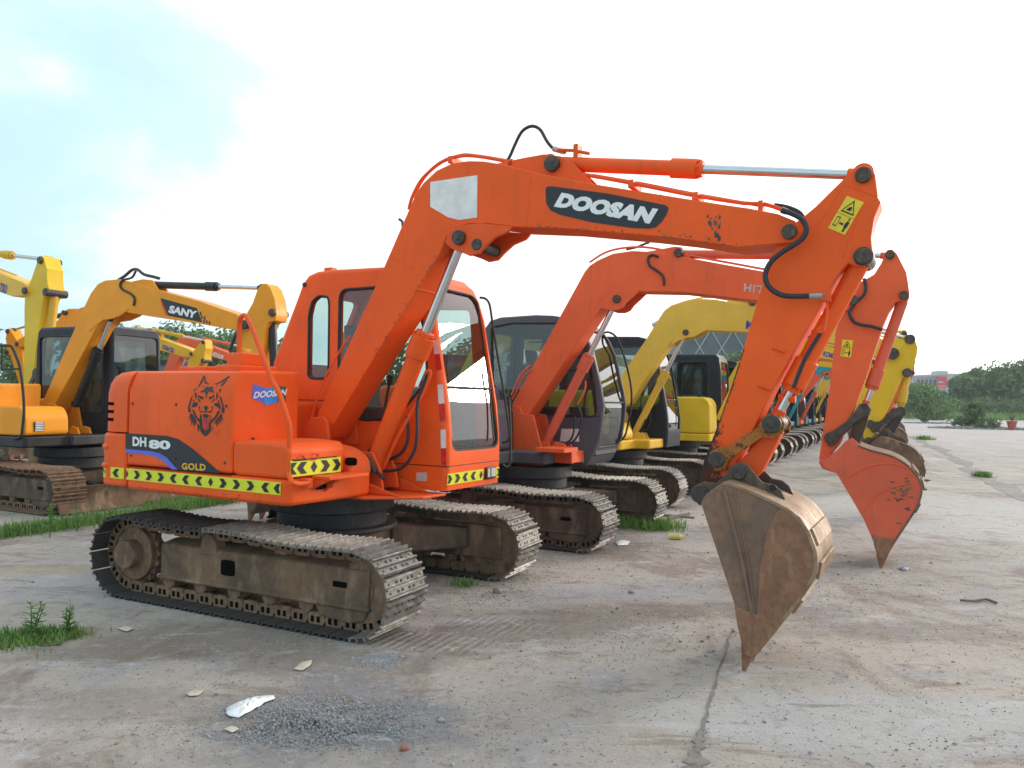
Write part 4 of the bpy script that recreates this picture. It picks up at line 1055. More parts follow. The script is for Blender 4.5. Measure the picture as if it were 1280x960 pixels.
def house(root, pal, hood_front=.0, tb_front=.57, hz=1.79, tz=1.27, tail=1.7, sk_x=.84):
    body = M[pal['body']]
    b = B(); b.plan(mirror_plan([(-1.2, -1.1), (-tail+.2, -1.09), (-tail+.1, -1.02), (-tail+.04, -.8), (-tail-.01, -.4), (-tail-.03, -.12)]), .84, hz)
    b.obj('counterweight', M[pal.get('cw', pal['body'])], root, .06, seg=4, ang=50)
    b = B(); b.cross([(-1.1, 1.0), (-1.1, hz-.17), (-1.03, hz-.02), (-.42, hz), (-.42, 1.0)], -1.195, hood_front)
    b.box(-1.195, -.4, -.41, .15, .9, 1.5)
    h = b.obj('engine_hood', body, root, .04, seg=4)
    b = B(); b.plan(rounded([(-1.195, -1.1), (tb_front-.03, -1.1), (tb_front, -1.06), (tb_front+.02, -.5), (max(tb_front+.1, sk_x-.03), -.48), (max(tb_front+.1, sk_x-.03), -.2), (sk_x, .2), (sk_x, 1.06), (-1.195, 1.08), ], .05), .84, .99)
    b.obj('side_skirt', M[pal.get('skirt', pal['body'])], root, .02)
    b = B(); b.plate(rounded([(hood_front+.01, 1.0), (tb_front, 1.0), (tb_front-.02, tz-.12), (tb_front-.12, tz), (hood_front+.01, tz)], .08, 5), -1.09, -.45)
    b.obj('tool_box', body, root, .03, seg=4)
    b = B()
    for y in (-.2, .165): b.plate([(-.15, .98), (.25, .98), (.12, 1.42), (-.08, 1.44), (-.15, 1.3)], y, y+.035)
    split(b, 'boom_bracket', M[pal['boom']], root, .006)
    b = B()
    for y in (-.11, .08): b.plate([(.2, .84), (.62, .84), (.5, 1.08), (.38, 1.1)], y, y+.03)
    split(b, 'cylinder_bracket', M[pal['boom']], root, .006)
    return h

# ---- 2. orange excavator with the dark grey cab
F2 = Frame(.25, 9.68, -27)
m2 = empty('excavator', F2.o, F2.yaw, 'second orange excavator in the row, with dark grey rounded cab and orange-red bucket', 'excavator', 'excavators parked in the yard')
undercarriage(m2, 0, mats=('track_dark', 'track_lite', 'frame_dk', 'frame_dk'))
palH = dict(body='dkgrey', cw='hit', skirt='dkgrey', boom='hit', arm='hit', cyl='hit_worn', link='grease', link2='frame_dk', bucket=('hit_worn', 'frame', 'tooth'), ear='hit_worn')
house(m2, palH, hood_front=-.22, tb_front=-.04, hz=1.75, tz=1.6, sk_x=.45)
HB = F2.xz([(641.6, 502), (730.7, 339.6), (737, 332), (746.5, 325.7), (766, 317), (790, 313.5), (812, 314.5), (837.6, 318), (901, 329.7), (956.4, 339.6), (1030, 352), (1062, 360), (1072, 368), (1072, 382), (1060, 388), (1010, 384), (956, 377), (853.5, 365.3), (806, 364.3), (782, 364), (768, 368), (757, 376), (748, 390), (658.5, 521.8), (652, 527), (644, 524), (639, 512)], -.145)
HA_px = [(1105, 318), (1109.4, 312), (1115, 311.5), (1121, 317), (1132.8, 340), (1135, 352), (1137, 367.5), (1135.6, 372), (1130, 375), (1119.7, 377.5), (1111, 390), (1103.7, 407), (1090.6, 446), (1077.5, 484), (1068.7, 508.3), (1059.4, 529), (1050, 554), (1036, 571), (1031, 581), (1025, 578), (1024, 572), (1031, 525), (1037.5, 483), (1044.7, 412.5), (1051, 397.5), (1060, 378), (1075.6, 352.5), (1092.5, 343), (1102, 328)]
def p2(F, x, y, Y=0): v = F.on(x, y, Y=Y); return (v.x, v.z)
def pr(F, x, y, r, Y=-.145): v = F.on(x, y, Y=Y); return (v.x, v.z, r)
tvH = [F2.on(x, y, Y=-.35) for x, y in ((1095, 692), (1111, 692), (1101, 711))]
spH = dict(pal=palH, BO=HB, AO=F2.xz(HA_px, -.11), ay=.11,
  gx=F2.xz([(748, 384), (757, 372), (766, 363), (800, 362), (792, 370), (783, 378), (778, 385), (771, 388), (762, 388)], -.16),
  g2=F2.xz([(800, 316), (828, 311), (843, 308), (852, 309), (858, 318), (866, 325), (820, 318)], -.09),
  bpins=[pr(F2, 771.5, 374, .05), pr(F2, 848, 316, .05), pr(F2, 1066, 375, .05)], apins=[pr(F2, 1112.6, 318.7, .045, -.11), pr(F2, 1130, 369.4, .045, -.11), pr(F2, 1037.5, 547, .055, -.11)], darkpins=0,
  cyl=[p2(F2, 850, 318), p2(F2, 1112.6, 319.5), p2(F2, 680, 558), p2(F2, 771.5, 374), p2(F2, 1130, 371), p2(F2, 1080, 511)],
  LK1=F2.xz([(1031, 551), (1034, 541), (1042, 538), (1058, 527), (1070, 512), (1074, 505), (1084, 504), (1088, 511), (1086, 519), (1078, 522), (1066, 531), (1050, 548), (1044, 556), (1036, 558)], -.14),
  LK2=F2.xz([(1072, 514), (1087, 515), (1083, 532), (1072, 560), (1060, 562), (1060, 550)], -.055),
  SIDE=F2.xz([(1024, 577), (1038, 571), (1052, 557), (1058, 551), (1065, 549), (1073, 556), (1089, 562), (1112, 568), (1130, 577), (1144, 590), (1152, 604), (1153.5, 615), (1146.5, 636), (1122.6, 673), (1111, 692), (1105, 698), (1098, 696), (1093, 680), (1079.5, 649), (1046, 592), (1030, 585)], -.35),
  BACK=F2.xz([(1073, 556), (1089, 562), (1112, 568), (1130, 577), (1144, 590), (1152, 604), (1153.5, 615), (1146.5, 636), (1122.6, 673), (1109, 694)], -.35), tooth=[(v.x, max(.004, v.z)) for v in tvH],
  ER=F2.xz([(1023, 577), (1031, 571), (1044, 566), (1056, 552), (1065, 547), (1073, 554), (1080, 562), (1070, 575), (1040, 590), (1028, 586)], -.16), kpins=[pr(F2, 1030.6, 580, .04, -.35), pr(F2, 1064.6, 556.6, .045, -.35)])
bm2, am2, bu2, cy2 = arm_group(m2, F2, spH)
b = B()
for pts in (((1060, 595), (1085, 583), (1112, 579), (1135, 585)), ((1078, 640), (1100, 615), (1140, 603))):
    b.tube([(v.x, -.352, v.z) for v in [F2.on(x, y, Y=-.35) for x, y in pts]], .007, 6, smooth=3)
split(b, 'side_rib', M['hit'], bu2)
b = B(); sc2 = F2.xz([(1090, 668), (1104, 672), (1121, 674), (1111, 692), (1105, 699), (1098, 697), (1093, 684)], -.355)
b.plate(sc2, -.362, -.352); b.plate(sc2, .352, .362); split(b, 'side_cutter', M['tooth'], bu2, .003)
random.seed(9); b = B()
for k in range(40):
    x, y = random.gauss(1128, 12), random.gauss(612, 13); v = F2.on(x, y, Y=-.352); r = random.uniform(.004, .016)
    b.poly([(v.x+r*random.uniform(.5, 1.5)*cos(2*pi*i/7)*1.6, -.3525-k*1e-5, v.z+r*random.uniform(.4, 1.2)*sin(2*pi*i/7)) for i in range(7)])
b.obj('scuff_mark', M['frame'], bu2, smooth=False)
q = [Vector((v.x, -.148, v.z)) for v in [F2.on(x, y, Y=-.145) for x, y in ((929.5, 364), (992, 374), (930.5, 354))]]
lettering('HITACHI', q[0], q[1], q[2], M['silver'], bm2, .03, 1.15)
ws2 = sheet('warning_sticker', [(v.x, -.1125, v.z) for v in [F2.on(x, y, Y=-.11) for x, y in ((1053, 424.5), (1066.5, 425.5), (1063.5, 447), (1050.5, 445))]], M['warn'], am2)
q = [Vector((v.x, -.1125, v.z)) for v in [F2.on(x, y, Y=-.11) for x, y in ((1050.5, 445), (1063.5, 447), (1053, 424.5))]]; stk(F2, q[0], q[1], q[2], TRI, ws2, .002, M['tapeblk'])
b = B(); b.tube([F2.on(x, y, Y=-.15) for x, y in ((1080, 348), (1082, 358), (1080, 368), (1070, 378), (1063, 387), (1062, 393), (1067, 402), (1077, 406), (1090, 408), (1103, 412))], .016, 8, smooth=3)
b.tube([F2.on(x, y, Y=-.16) for x, y in ((823, 321), (815, 318.5), (810, 323), (812, 332), (822, 339), (829, 346), (830, 357))], .014, 8, smooth=3)
b.tube([F2.on(x, y, Y=.02) for x, y in ((783, 312), (796, 309), (808, 304), (812, 303))], .014, 6)
split(b, 'hydraulic_hose', M['hose'], bm2)
b = B(); b.tube([F2.on(x, y, Y=-.06) for x, y in ((737, 328), (752, 318), (768, 312), (790, 309), (815, 310), (860, 319), (920, 330), (990, 343))], .013, 8, smooth=3)
b.tube([F2.on(x, y, Y=-.17) for x, y in ((640, 499), (646, 488), (650, 476), (656, 468), (664, 462))], .012, 6, smooth=2); b.tube([F2.on(x, y, Y=-.19) for x, y in ((639, 494), (645, 481), (651, 468), (663, 456))], .012, 6, smooth=2)
split(b, 'oil_pipe', M['hit_worn'], bm2)
b = B(); b.tube([F2.on(x, y, Y=.0) for x, y in ((732, 476), (731, 488), (722, 505))], .012, 6, smooth=2); split(b, 'oil_pipe', M['hit_worn'], cy2[1])
b = B(); b.tube([F2.on(x, y, Y=-.02) for x, y in ((722, 507), (727, 520), (724, 540), (715, 553), (702, 556))], .013, 8, smooth=3); b.tube([F2.on(x, y, Y=.04) for x, y in ((718, 520), (717, 540), (711, 552), (698, 554))], .013, 8, smooth=3)
split(b, 'hydraulic_hose', M['hose'], cy2[1])
b = B()
for y in (-.19, .16): b.plate(F2.xz([(641, 507), (650, 509), (654, 520), (664, 548), (673, 572), (677, 585), (648, 585), (640, 560)], -.19), y, y+.03)
split(b, 'boom_bracket', M['hit'], m2, .006)
b = B()
for y in (-.11, .08): b.plate(F2.xz([(671, 560), (676, 552), (686, 553), (688, 562), (679, 586), (668, 586)], -.11), y, y+.03)
split(b, 'cylinder_bracket', M['hit'], m2, .006)
b = B(); v = F2.on(668, 575, X=.6); b.box(.35, .72, -.62, -.2, 1.0, 1.05); b.obj('step_plate', M['hit'], m2, .005)
b = B(); b.box(.2, .64, -.2, .195, .85, .99); b.obj('turntable_frame', M['hit'], m2, .01)
CH = F2.xz([(732, 581.6), (737.5, 575), (749, 549.6), (752.5, 527), (754.7, 508), (751, 485), (746.7, 465), (741, 440), (733, 421), (722, 405), (705, 396.5), (690, 394.2), (669, 393.5), (625, 396.5), (612, 401), (606, 410), (603, 440), (602, 500), (603, 570)], .2)
CH = CH[:-1] + [(CH[-1][0], .85)]
wH = rounded(F2.xz([(615, 480), (614, 409), (640, 404), (700, 404), (724, 416), (736, 445), (743, 480), (746, 515), (742, 521), (700, 520), (672, 514), (650, 503), (628, 495)], .2), .04)
cb2 = cab(m2, CH, .2, 1.1, [wH], (1.02, 2.52, .26, 1.04), M['dkgrey'], M['glass_dk'], edge=.09, rearwin=(1.6, 2.5, .30, 1.0), seatm=M['seatred'])
b = B(); v = F2.on(705, 519, Y=.2); b.box(-.5, .85, .194, .2, v.z-.006, v.z+.004); b.obj('cab_seam', M['black'], cb2, smooth=False)
sheet('cab_sticker', [(v.x, .196, v.z) for v in [F2.on(x, y, Y=.2) for x, y in ((702, 536), (724, 536), (724, 552), (700, 552))]], M['white'], cb2)
sheet('cab_sticker', [(v.x, .190, v.z) for v in [F2.on(x, y, Y=.2) for x, y in ((720, 571), (730, 571), (730, 578), (720, 578))]], M['white'], cb2)
b = B()
for z in (2.42, 2.2, 2.02): b.tube([(-.55, 1.02, z), (.45, 1.02, z)], .011, 6)
split(b, 'guard_bar', M['rubber'], cb2)
b = B(); b.tube([F2.on(x, y, Y=1.16) for x, y in ((752, 418), (760, 415), (770, 421), (777, 436), (784, 460), (789, 485), (789, 508), (785, 530), (781, 545), (774, 552))], .014, 8, smooth=3)
b.obj('mirror_stay', M['rubber'], cb2)

# ---- shared outlines for the machines further off, measured on the first one
def v2(p): return (p[0], p[1])
G0 = dict(BO=BO, AO=AO, gx=gx, g2=g2, LK1=LK1, LK2=LK2, SIDE=SIDE, BACK=BACK, ER=ER,
  tooth=[(v.x, max(v.z, .004)) for v in tv], bpins=[(pc.x, pc.z, .05), (tp.x, tp.z, .05), (ap.x, ap.z, .05)],
  apins=[pr(F1, 1079.5, 219.5, .05, -.118), pr(F1, 1079.5, 320.7, .055, -.118), pr(F1, 897.5, 574, .05, -.118)],
  kpins=[pr(F1, 875.6, 617.5, .055, -.16), pr(F1, 924.6, 591.5, .04, -.16)],
  cyl=[(A0.x, A0.z), (A1.x, A1.z), (C0.x, C0.z), (C1.x, C1.z), (K0.x, K0.z), (K1.x, K1.z)])
FOOT = (fp.x, fp.z); TIP = (tp.x, tp.z)
def posed(br, ar, s=1.0):
    """rotate the boom by br and the arm group further by ar (radians), then scale"""
    def R(p, c, a):
        x, z = p[0]-c[0], p[1]-c[1]; return (c[0]+x*cos(a)-z*sin(a), c[1]+x*sin(a)+z*cos(a)) + tuple(p[2:])
    boom = lambda p: R(p, FOOT, br)
    armf = lambda p: boom(R(p, TIP, ar))
    S = lambda p: (p[0]*s, p[1]*s) + tuple(q*s for q in p[2:])
    o = {}
    for k in ('BO', 'gx', 'g2', 'bpins'): o[k] = [S(boom(p)) for p in G0[k]]
    for k in ('AO', 'LK1', 'LK2', 'SIDE', 'BACK', 'ER', 'tooth', 'apins', 'kpins'): o[k] = [S(armf(p)) for p in G0[k]]
    c = G0['cyl']; o['cyl'] = [S(boom(c[0])), S(armf(c[1])), S(c[2]), S(boom(c[3])), S(armf(c[4])), S(armf(c[5]))]
    return o
def solve_pose(ar):
    lo, hi = -.25, .35
    for _ in range(30):
        m = (lo+hi)/2
        z = posed(m, ar)['tooth'][2][1]
        if z > .01: hi = m
        else: lo = m
    return m
GC = [(x-.12, z) for x, z in CP]
BOXC = [(.92, .845), (.93, 1.3), (.90, 2.3), (.86, 2.58), (.78, 2.66), (-.55, 2.68), (-.66, 2.6), (-.70, 2.4), (-.74, .95), (-.3, .845)]
PAL = dict(
 yellow=dict(body='yellow', boom='yellow', arm='yellow', cyl='yellow_worn', bucket=('frame', 'bk_back', 'tooth')),
 bright=dict(body='bright_yellow', boom='bright_yellow', arm='bright_yellow', cyl='bright_yellow', bucket=('frame', 'bk_back', 'tooth')),
 pale=dict(body='yellow', boom='pale_yellow', arm='bright_yellow', cyl='yellow_worn', bucket=('frame', 'frame', 'tooth')),
 orange=dict(body='hit', boom='hit', arm='hit', cyl='hit_worn', bucket=('frame', 'frame', 'tooth')),
 teal=dict(body='teal', boom='teal', arm='teal', cyl='teal', bucket=('frame', 'frame_dk', 'tooth')),
 amber=dict(body='sany', boom='sany', arm='sany', cyl='black', bucket=('frame', 'frame_dk', 'tooth')))
def digger(x, y, yaw, pal, label, ar=0.0, s=1.0, cabm='navy', prof=None, glass=None, text=None, trange=(.28, .80), win2=True, sp_over=None, hood=None, near=False, shift=0, rs=1.0, tmats=('track_dark', 'track_lite', 'frame_dk', 'frame_dk')):
    F = Frame(x, y, yaw); P = PAL[pal] if isinstance(pal, str) else pal
    r = empty('excavator', F.o, F.yaw, label, 'excavator', 'excavators parked in the yard')
    br = solve_pose(ar); sp = posed(br, ar); sp['pal'] = P
    if sp_over: sp.update(sp_over(F))
    if shift:
        for k_, v_ in list(sp.items()):
            if isinstance(v_, list): sp[k_] = [(p[0]*rs+shift, p[1]*(1 if k_ in ('tooth',) else 1))+tuple(p[2:]) for p in v_]
    undercarriage(r, 0, full=False, N=42 if near else 40, mats=tmats)
    h = house(r, P, **(hood or {}))
    pf = prof or GC
    if win2: wins = [rounded([(-.60, 1.78), (-.60, 2.5), (-.40, 2.55), (-.36, 1.78)], .04), rounded([(-.25, 1.5), (-.25, 2.56), (.52, 2.56), (.68, 2.1), (.70, 1.6), (.4, 1.45)], .07)]
    else: wins = [rounded([(-.55, 1.35), (-.55, 2.5), (.62, 2.5), (.70, 1.35)], .08)]
    c = cab(r, pf, .2, 1.09, wins, (1.12, 2.5, .27, 1.02), M[cabm], glass or M['glass_dk'], edge=.05, frontglass=M['glass'])
    bm, am, bu, cy = arm_group(r, F, sp)
    # hoses over the boom and at the arm joint
    BOx = sp['BO']; n = len(BOx)
    b = B(); b.tube([Vector((BOx[i][0], -.03, BOx[i][1]+.035)) for i in (2, 4, 6, 8, 10, 11, 12)], .014, 6, smooth=2); b.obj('oil_pipe', M[P['boom']], bm)
    if text:
        i, j = 11, 12; a, c_ = Vector((BOx[i][0], BOx[i][1])), Vector((BOx[j][0], BOx[j][1])); u = (c_-a).normalized(); nn = Vector((-u.y, u.x))
        L = (c_-a).length; p0 = a+u*L*trange[0]-nn*.25; p1 = a+u*L*trange[1]-nn*.25; h_ = .13
        lettering(text[0], Vector((p0.x, -.149, p0.y)), Vector((p1.x, -.149, p1.y)), Vector((p0.x+nn.x*h_, -.149, p0.y+nn.y*h_)), M[text[1]], bm, .05, 1.05)
    if s != 1: r.scale = (s, s, s)
    return r, F, bm, am, sp

# ---- 3. pale yellow excavator
F3 = Frame(1.81, 13.19, -27)
def over3(F):
    o = dict(BO=F.xz([(773, 474), (806, 426.7), (825.7, 395), (831, 389), (837.6, 384), (853.5, 376.8), (877, 373.5), (895, 374.5), (909, 377), (944.6, 383), (1015, 397.5), (1090, 417), (1114, 430), (1122, 440), (1118, 449), (1105, 449), (1044, 430), (990, 421), (932.7, 415), (885, 413.2), (870, 413.5), (857, 414), (845, 421), (835, 432), (806, 474), (788, 503), (782, 508), (774, 504), (762, 492)], -.145),
      gx=F.xz([(836, 433), (843, 421), (852, 412), (884, 411.5), (876, 416), (868, 421), (858, 422), (848, 426)], -.16),
      g2=F.xz([(905, 378), (925, 371), (940, 371), (952, 381), (960, 386), (930, 381)], -.09),
      AO=F.xz([(1133, 425), (1137.5, 419), (1143, 423), (1147, 434), (1146, 444), (1142.5, 455), (1139, 466), (1132, 470), (1127, 474), (1119, 492), (1106, 520), (1092, 545), (1086, 556), (1080, 557), (1079, 545), (1088, 500), (1098, 466), (1106, 447), (1116, 438), (1126, 434)], -.11),
      ay=.10, bpins=[pr(F, 857.4, 415.5, .05), pr(F, 1116, 442, .085), pr(F, 940, 378, .05)], apins=[pr(F, 1137.5, 424, .07, -.11), pr(F, 1134, 466, .065, -.11), pr(F, 1088, 530, .06, -.11)],
      cyl=[p2(F, 942, 377), p2(F, 1137.5, 424), p2(F, 792, 545), p2(F, 857, 416), p2(F, 1134, 467), p2(F, 1112, 520)])
    def mv(pts, P0, P1): return pts
    return o
def shift_bucket(sp, dx, dz, k=1.0, c=(0, 0)):
    for key in ('LK1', 'LK2', 'SIDE', 'BACK', 'ER', 'tooth', 'kpins'):
        sp[key] = [(c[0]+(p[0]-c[0])*k+dx, c[1]+(p[1]-c[1])*k+dz)+tuple(p[2:]) for p in sp[key]]
_o3 = over3
def over3b(F):
    o = _o3(F); sp = posed(0, 0)
    bp = sp['kpins'][0]; tgt = p2(F, 1083, 552, -.11)
    dz = tgt[1]-bp[1]; k = tgt[1]/bp[1]*.985
    for key in ('LK1', 'LK2', 'SIDE', 'BACK', 'ER', 'tooth', 'kpins'):
        o[key] = [(tgt[0]+(p[0]-bp[0])*k, max(.004, p[1]*k) if key == 'tooth' else p[1]*k)+tuple(p[2:]) for p in sp[key]]
    o['cyl'][5] = (tgt[0]+(sp['cyl'][5][0]-bp[0])*k, sp['cyl'][5][1]*k)
    return o
m3, _, bm3, am3, sp3 = digger(1.81, 13.19, -27, 'pale', 'pale yellow excavator third in the row, its boom rising just beyond the dark grey cab', sp_over=over3b, prof=[(x-.2, z) for x, z in CP], near=True, hood=dict(hood_front=-.1, tb_front=.45, sk_x=.76))
q = [Vector((v.x, -.148, v.z)) for v in [F3.on(x, y, Y=-.145) for x, y in ((932, 411), (1017, 423), (933, 400.5))]]; lettering('KOMATSU', q[0], q[1], q[2], M['indigo'], bm3, .05)
b = B(); b.tube([F3.on(x, y, Y=-.02) for x, y in ((801, 498), (802, 510), (806, 525), (800, 538), (790, 541))], .016, 6, smooth=3); b.tube([F3.on(x, y, Y=.04) for x, y in ((806, 505), (813, 520), (810, 535), (797, 541))], .016, 6, smooth=3); split(b, 'hydraulic_hose', M['hose'], bm3)

# ---- the rest of the front row
row = [
 ('bright', 'bright yellow excavator fourth in the row, rounded hood in front of a navy cab', .03, 'navy', ('KOMATSU', 'indigo')),
 ('yellow', 'yellow excavator fifth in the row, just beyond the one with rounded hood', -.05, 'navy', ('KOMATSU', 'indigo')),
 ('orange', 'faded orange excavator sixth in the row, between two yellow ones', .05, 'dkgrey', None),
 ('yellow', 'yellow excavator seventh in the row, just before the first teal one', 0, 'navy', None),
 ('teal', 'nearer of the two teal excavators in the row', .06, 'navy', None),
 ('orange', 'orange excavator standing between the two teal ones', .08, 'dkgrey', None),
 ('teal', 'farther of the two teal excavators in the row', .03, 'navy', None),
 ('yellow', 'yellow excavator just beyond the farther teal one', .07, 'navy', None),
 ('amber', 'amber excavator in the far part of the row, beyond the last teal one', .05, 'navy', None),
 ('yellow', 'yellow excavator just beyond the amber one in the far row', .0, 'navy', None),
 ('orange', 'orange excavator next to last in the front row', .06, 'navy', None),
 ('yellow', 'last yellow excavator, at the very far end of the front row', .02, 'navy', None)]
for i, (pl, lb, ar, cm, tx) in enumerate(row):
    d = (3.85, 7.6, 10.9, 14.0, 17.0, 20.0, 22.9, 25.8, 28.7, 31.6, 34.5, 37.4)[i]
    digger(1.81+.454*d, 13.19+.891*d, -27, pl, lb, ar, 1.0, cm, text=tx, win2=(i % 2 == 1), prof=None if i % 2 else BOXC,
           hood=dict(hood_front=.15, tb_front=.98, tz=1.72, hz=1.76) if i == 0 else dict(hood_front=-.05, tb_front=.6),
           shift=(1.0, 0, .45, 0, .2, .35, 0, .2, .1, 0, .2, 0)[i], rs=.82 if i == 0 else 1.0)

# ---- amber excavator behind on the left
FS = Frame(-6.53, 11.53, -27)
US = Frame(FS.o.x-FS.f.x*.35, FS.o.y-FS.f.y*.35, -24)
ms = empty('excavator', US.o, US.yaw, 'amber excavator with black cab and blade, behind the nearest orange one on the left', 'excavator', 'excavators parked in the yard')
undercarriage(ms, radians(-3), half=1.14, x_off=.33, mats=('chain', 'chain', 'frame_dk', 'chain'))
palS = dict(body='sany', skirt='black', boom='sany', arm='sany', cyl='black', bucket=('frame', 'frame_dk', 'tooth'), link='black')
SB = US.xz([(52, 505), (104.5, 385), (113, 367), (122, 355), (131, 350.5), (148.7, 349), (170, 354.5), (194.8, 362), (248, 376), (294, 392), (306, 400), (310, 408), (306, 414), (295.7, 413), (248, 404.5), (198, 397), (163, 391.5), (148, 387.5), (138, 389), (131, 393.8), (120, 409.8), (92, 463), (64, 512.5), (57, 517), (50, 513)], -.145)
SA = US.xz([(322, 361), (327.5, 354.5), (333, 354.5), (338, 360), (343, 374), (345.5, 392), (344, 401), (336, 402.5), (332, 411), (328, 448), (318, 500), (310, 545), (304, 550), (301, 545), (300, 500), (300, 440), (303, 415), (308, 392.5), (316, 378)], -.11)
sps = posed(0, 0); bp = sps['kpins'][0]; tg = p2(US, 304, 545, -.11); kk = tg[1]/bp[1]*.985
for key in ('LK1', 'LK2', 'SIDE', 'BACK', 'ER', 'tooth', 'kpins'): sps[key] = [(tg[0]+(p[0]-bp[0])*kk, max(.004, p[1]*kk) if key == 'tooth' else p[1]*kk)+tuple(p[2:]) for p in sps[key]]
sps.update(pal=palS, BO=SB, AO=SA, ay=.11, gx=US.xz([(110, 414), (122, 396), (133, 386), (160, 386), (152, 393), (141, 398), (128, 400), (118, 408)], -.16), g2=US.xz([(160, 353), (178, 349), (190, 350), (198, 362), (180, 358)], -.09),
  bpins=[pr(US, 306, 406, .06)], apins=[pr(US, 341, 391, .05, -.11)],
  cyl=[p2(US, 190, 356), p2(US, 330, 360), p2(US, 96, 505), p2(US, 140, 394), p2(US, 340, 393), (tg[0]+(sps['cyl'][5][0]-bp[0])*kk, sps['cyl'][5][1]*kk)], fa=.6)
bms, ams, bus, cys = arm_group(ms, US, sps)
house(ms, palS, hood_front=.15, tb_front=.80, hz=1.72, tz=1.40)
SC = [(.76, .845), (.80, 1.2), (.80, 2.0), (.78, 2.50), (.72, 2.60), (.62, 2.635), (-.85, 2.63), (-.92, 2.56), (-.95, 2.3), (-.95, .845)]
cab(ms, SC, .2, 1.12, [rounded([(-.80, 1.3), (-.86, 2.48), (.3, 2.48), (.62, 2.3), (.64, 1.3)], .1, 5)], (1.05, 2.50, .25, 1.06), M['navy'], M['glass_dk'], edge=.06, frontglass=M['glass_front'])
q = [(v.x, -.148, v.z) for v in [US.on(x, y, Y=-.145) for x, y in ((200.5, 372.5), (246, 385), (253, 403), (210, 394.5))]]; ns = sheet('name_decal', q, M['decal'], bms)
sheet('decal_stripe', [(v.x, -.1475, v.z) for v in [US.on(x, y, Y=-.145) for x, y in ((200, 374.5), (203, 375), (212, 394.5), (206, 393.5))]], M['orange'], bms)
q = [Vector((v.x, -.151, v.z)) for v in [US.on(x, y, Y=-.145) for x, y in ((210.5, 390.8), (245, 398.5), (213, 381.5))]]; lettering('SANY', q[0], q[1], q[2], M['letter'], ns, .055)
b = B()
for x, y in ((251, 392), (252.5, 396.5), (255, 402), (256, 397.5), (258.5, 402.5), (262, 403.5)):
    v = US.on(x, y, Y=-.145); b.poly([(v.x-.014, -.148, v.z-.02), (v.x+.014, -.148, v.z-.025), (v.x+.014, -.148, v.z+.02), (v.x-.014, -.148, v.z+.025)])
b.obj('decal_dots', M['decal'], bms, smooth=False)
b = B(); b.tube([US.on(x, y, Y=.02) for x, y in ((148, 350), (156, 345), (165, 337.5), (172, 337), (180, 343), (192, 346), (199, 348))], .022, 8, smooth=3)
b.tube([US.on(x, y, Y=-.16) for x, y in ((170, 338), (165, 347), (154, 350), (150, 356), (153, 362), (163, 367), (168, 373), (167, 382))], .016, 8, smooth=3)
b.tube([US.on(x, y, Y=-.17) for x, y in ((300, 410), (292, 425), (288, 440), (292, 450))], .02, 8, smooth=3)
split(b, 'hydraulic_hose', M['hose'], bms)
b = B(); b.tube([US.on(x, y, Y=-1.12) for x, y in ((-8, 432), (10, 432), (15, 434), (20, 445), (25, 460), (29, 490), (30, 515), (28, 535), (26, 546), (18, 549))], .018, 8, smooth=2)
b.tube([US.on(-8, 462, Y=-1.12), US.on(26, 461, Y=-1.12)], .014, 6); b.tube([US.on(2.5, 432, Y=-1.12), US.on(2.5, 461, Y=-1.12)], .014, 6); b.tube([US.on(-2, 462, Y=-1.12), US.on(-2, 490, Y=-1.1)], .014, 6)
b.obj('grab_rail', M['rubber'], ms)
b = B(); a = US.on(43, 527, X=.80); c = US.on(55, 539, X=.80)
b.box(.795, .806, a.y, c.y, c.z, a.z); vt = b.obj('vent_panel', M['black'], ms)
b = B()
for k in range(6): z = c.z+.01+(a.z-c.z-.02)*k/5; b.box(.806, .812, a.y+.01, c.y-.01, z-.006, z+.006)
b.obj('vent_louvre', M['white'], vt, smooth=False)
# dozer blade
b = B()
rot = Matrix.Rotation(radians(-3), 4, 'Z')
n = 9; outl = [(1.72+.33+.07*(1-cos(pi*(k/(n-1)-.5))) if False else 1.98-.07*sin(pi*k/(n-1)), .03+.34*k/(n-1)) for k in range(n)]
b.plate(outl+[(x+.03, z) for x, z in outl[::-1]], -1.12, 1.12)
bl = b.obj('dozer_blade', M['frame'], ms, .004); bl.matrix_local = rot @ Matrix.Translation((-.22, 0, 0))
b = B()
for y in (-.35, .27): b.plate([(.5, .3), (1.92, .12), (1.92, .28), (.5, .45)], y, y+.08)
o = split(b, 'blade_arm', M['black'], ms, .006)
for k in o: k.matrix_local = rot @ Matrix.Translation((-.22, 0, 0))

# ---- machines further back, only partly seen
def by_armtop(px, py, D, yaw, s=1.0, ar=0.0):
    sp = posed(solve_pose(ar), ar, s); a = sp['apins'][0]
    P = at_depth(px, py, D); f = Vector((cos(radians(yaw)), sin(radians(yaw)), 0))
    return P - f*a[0]
o = by_armtop(62, 329, 14.6, -27, 1.36, .34)
digger(o.x, o.y, -27, 'pale', 'large yellow excavator whose boom end and arm enter at the left edge of the photo', .34, 1.36, text=('KOMATSU', 'indigo'), trange=(.52, 1.03))
o = by_armtop(17, 406, 17.5, 153, 1.0)
digger(o.x, o.y, 153, 'amber', 'amber excavator facing left, its arm showing behind the black rail at the left edge', 0, 1.0)
o = by_armtop(259, 424, 20, -27, 1.0)
digger(o.x, o.y, -27, 'yellow', 'yellow excavator in the back row, its arm showing right of the black cab', 0, 1.0, text=('KOMATSU', 'indigo'))
o = by_armtop(316, 431, 23, -27, 1.0)
digger(o.x, o.y, -27, 'orange', 'red-orange excavator in the back row, boom end showing beside the orange grab rail', 0, 1.0, text=('HITACHI', 'letter'))
digger(-1.6, 19.5, -27, 'pale', 'pale yellow excavator in the back row, seen through the nearest cab windows', .02, 1.0, text=('KOMATSU', 'indigo'))
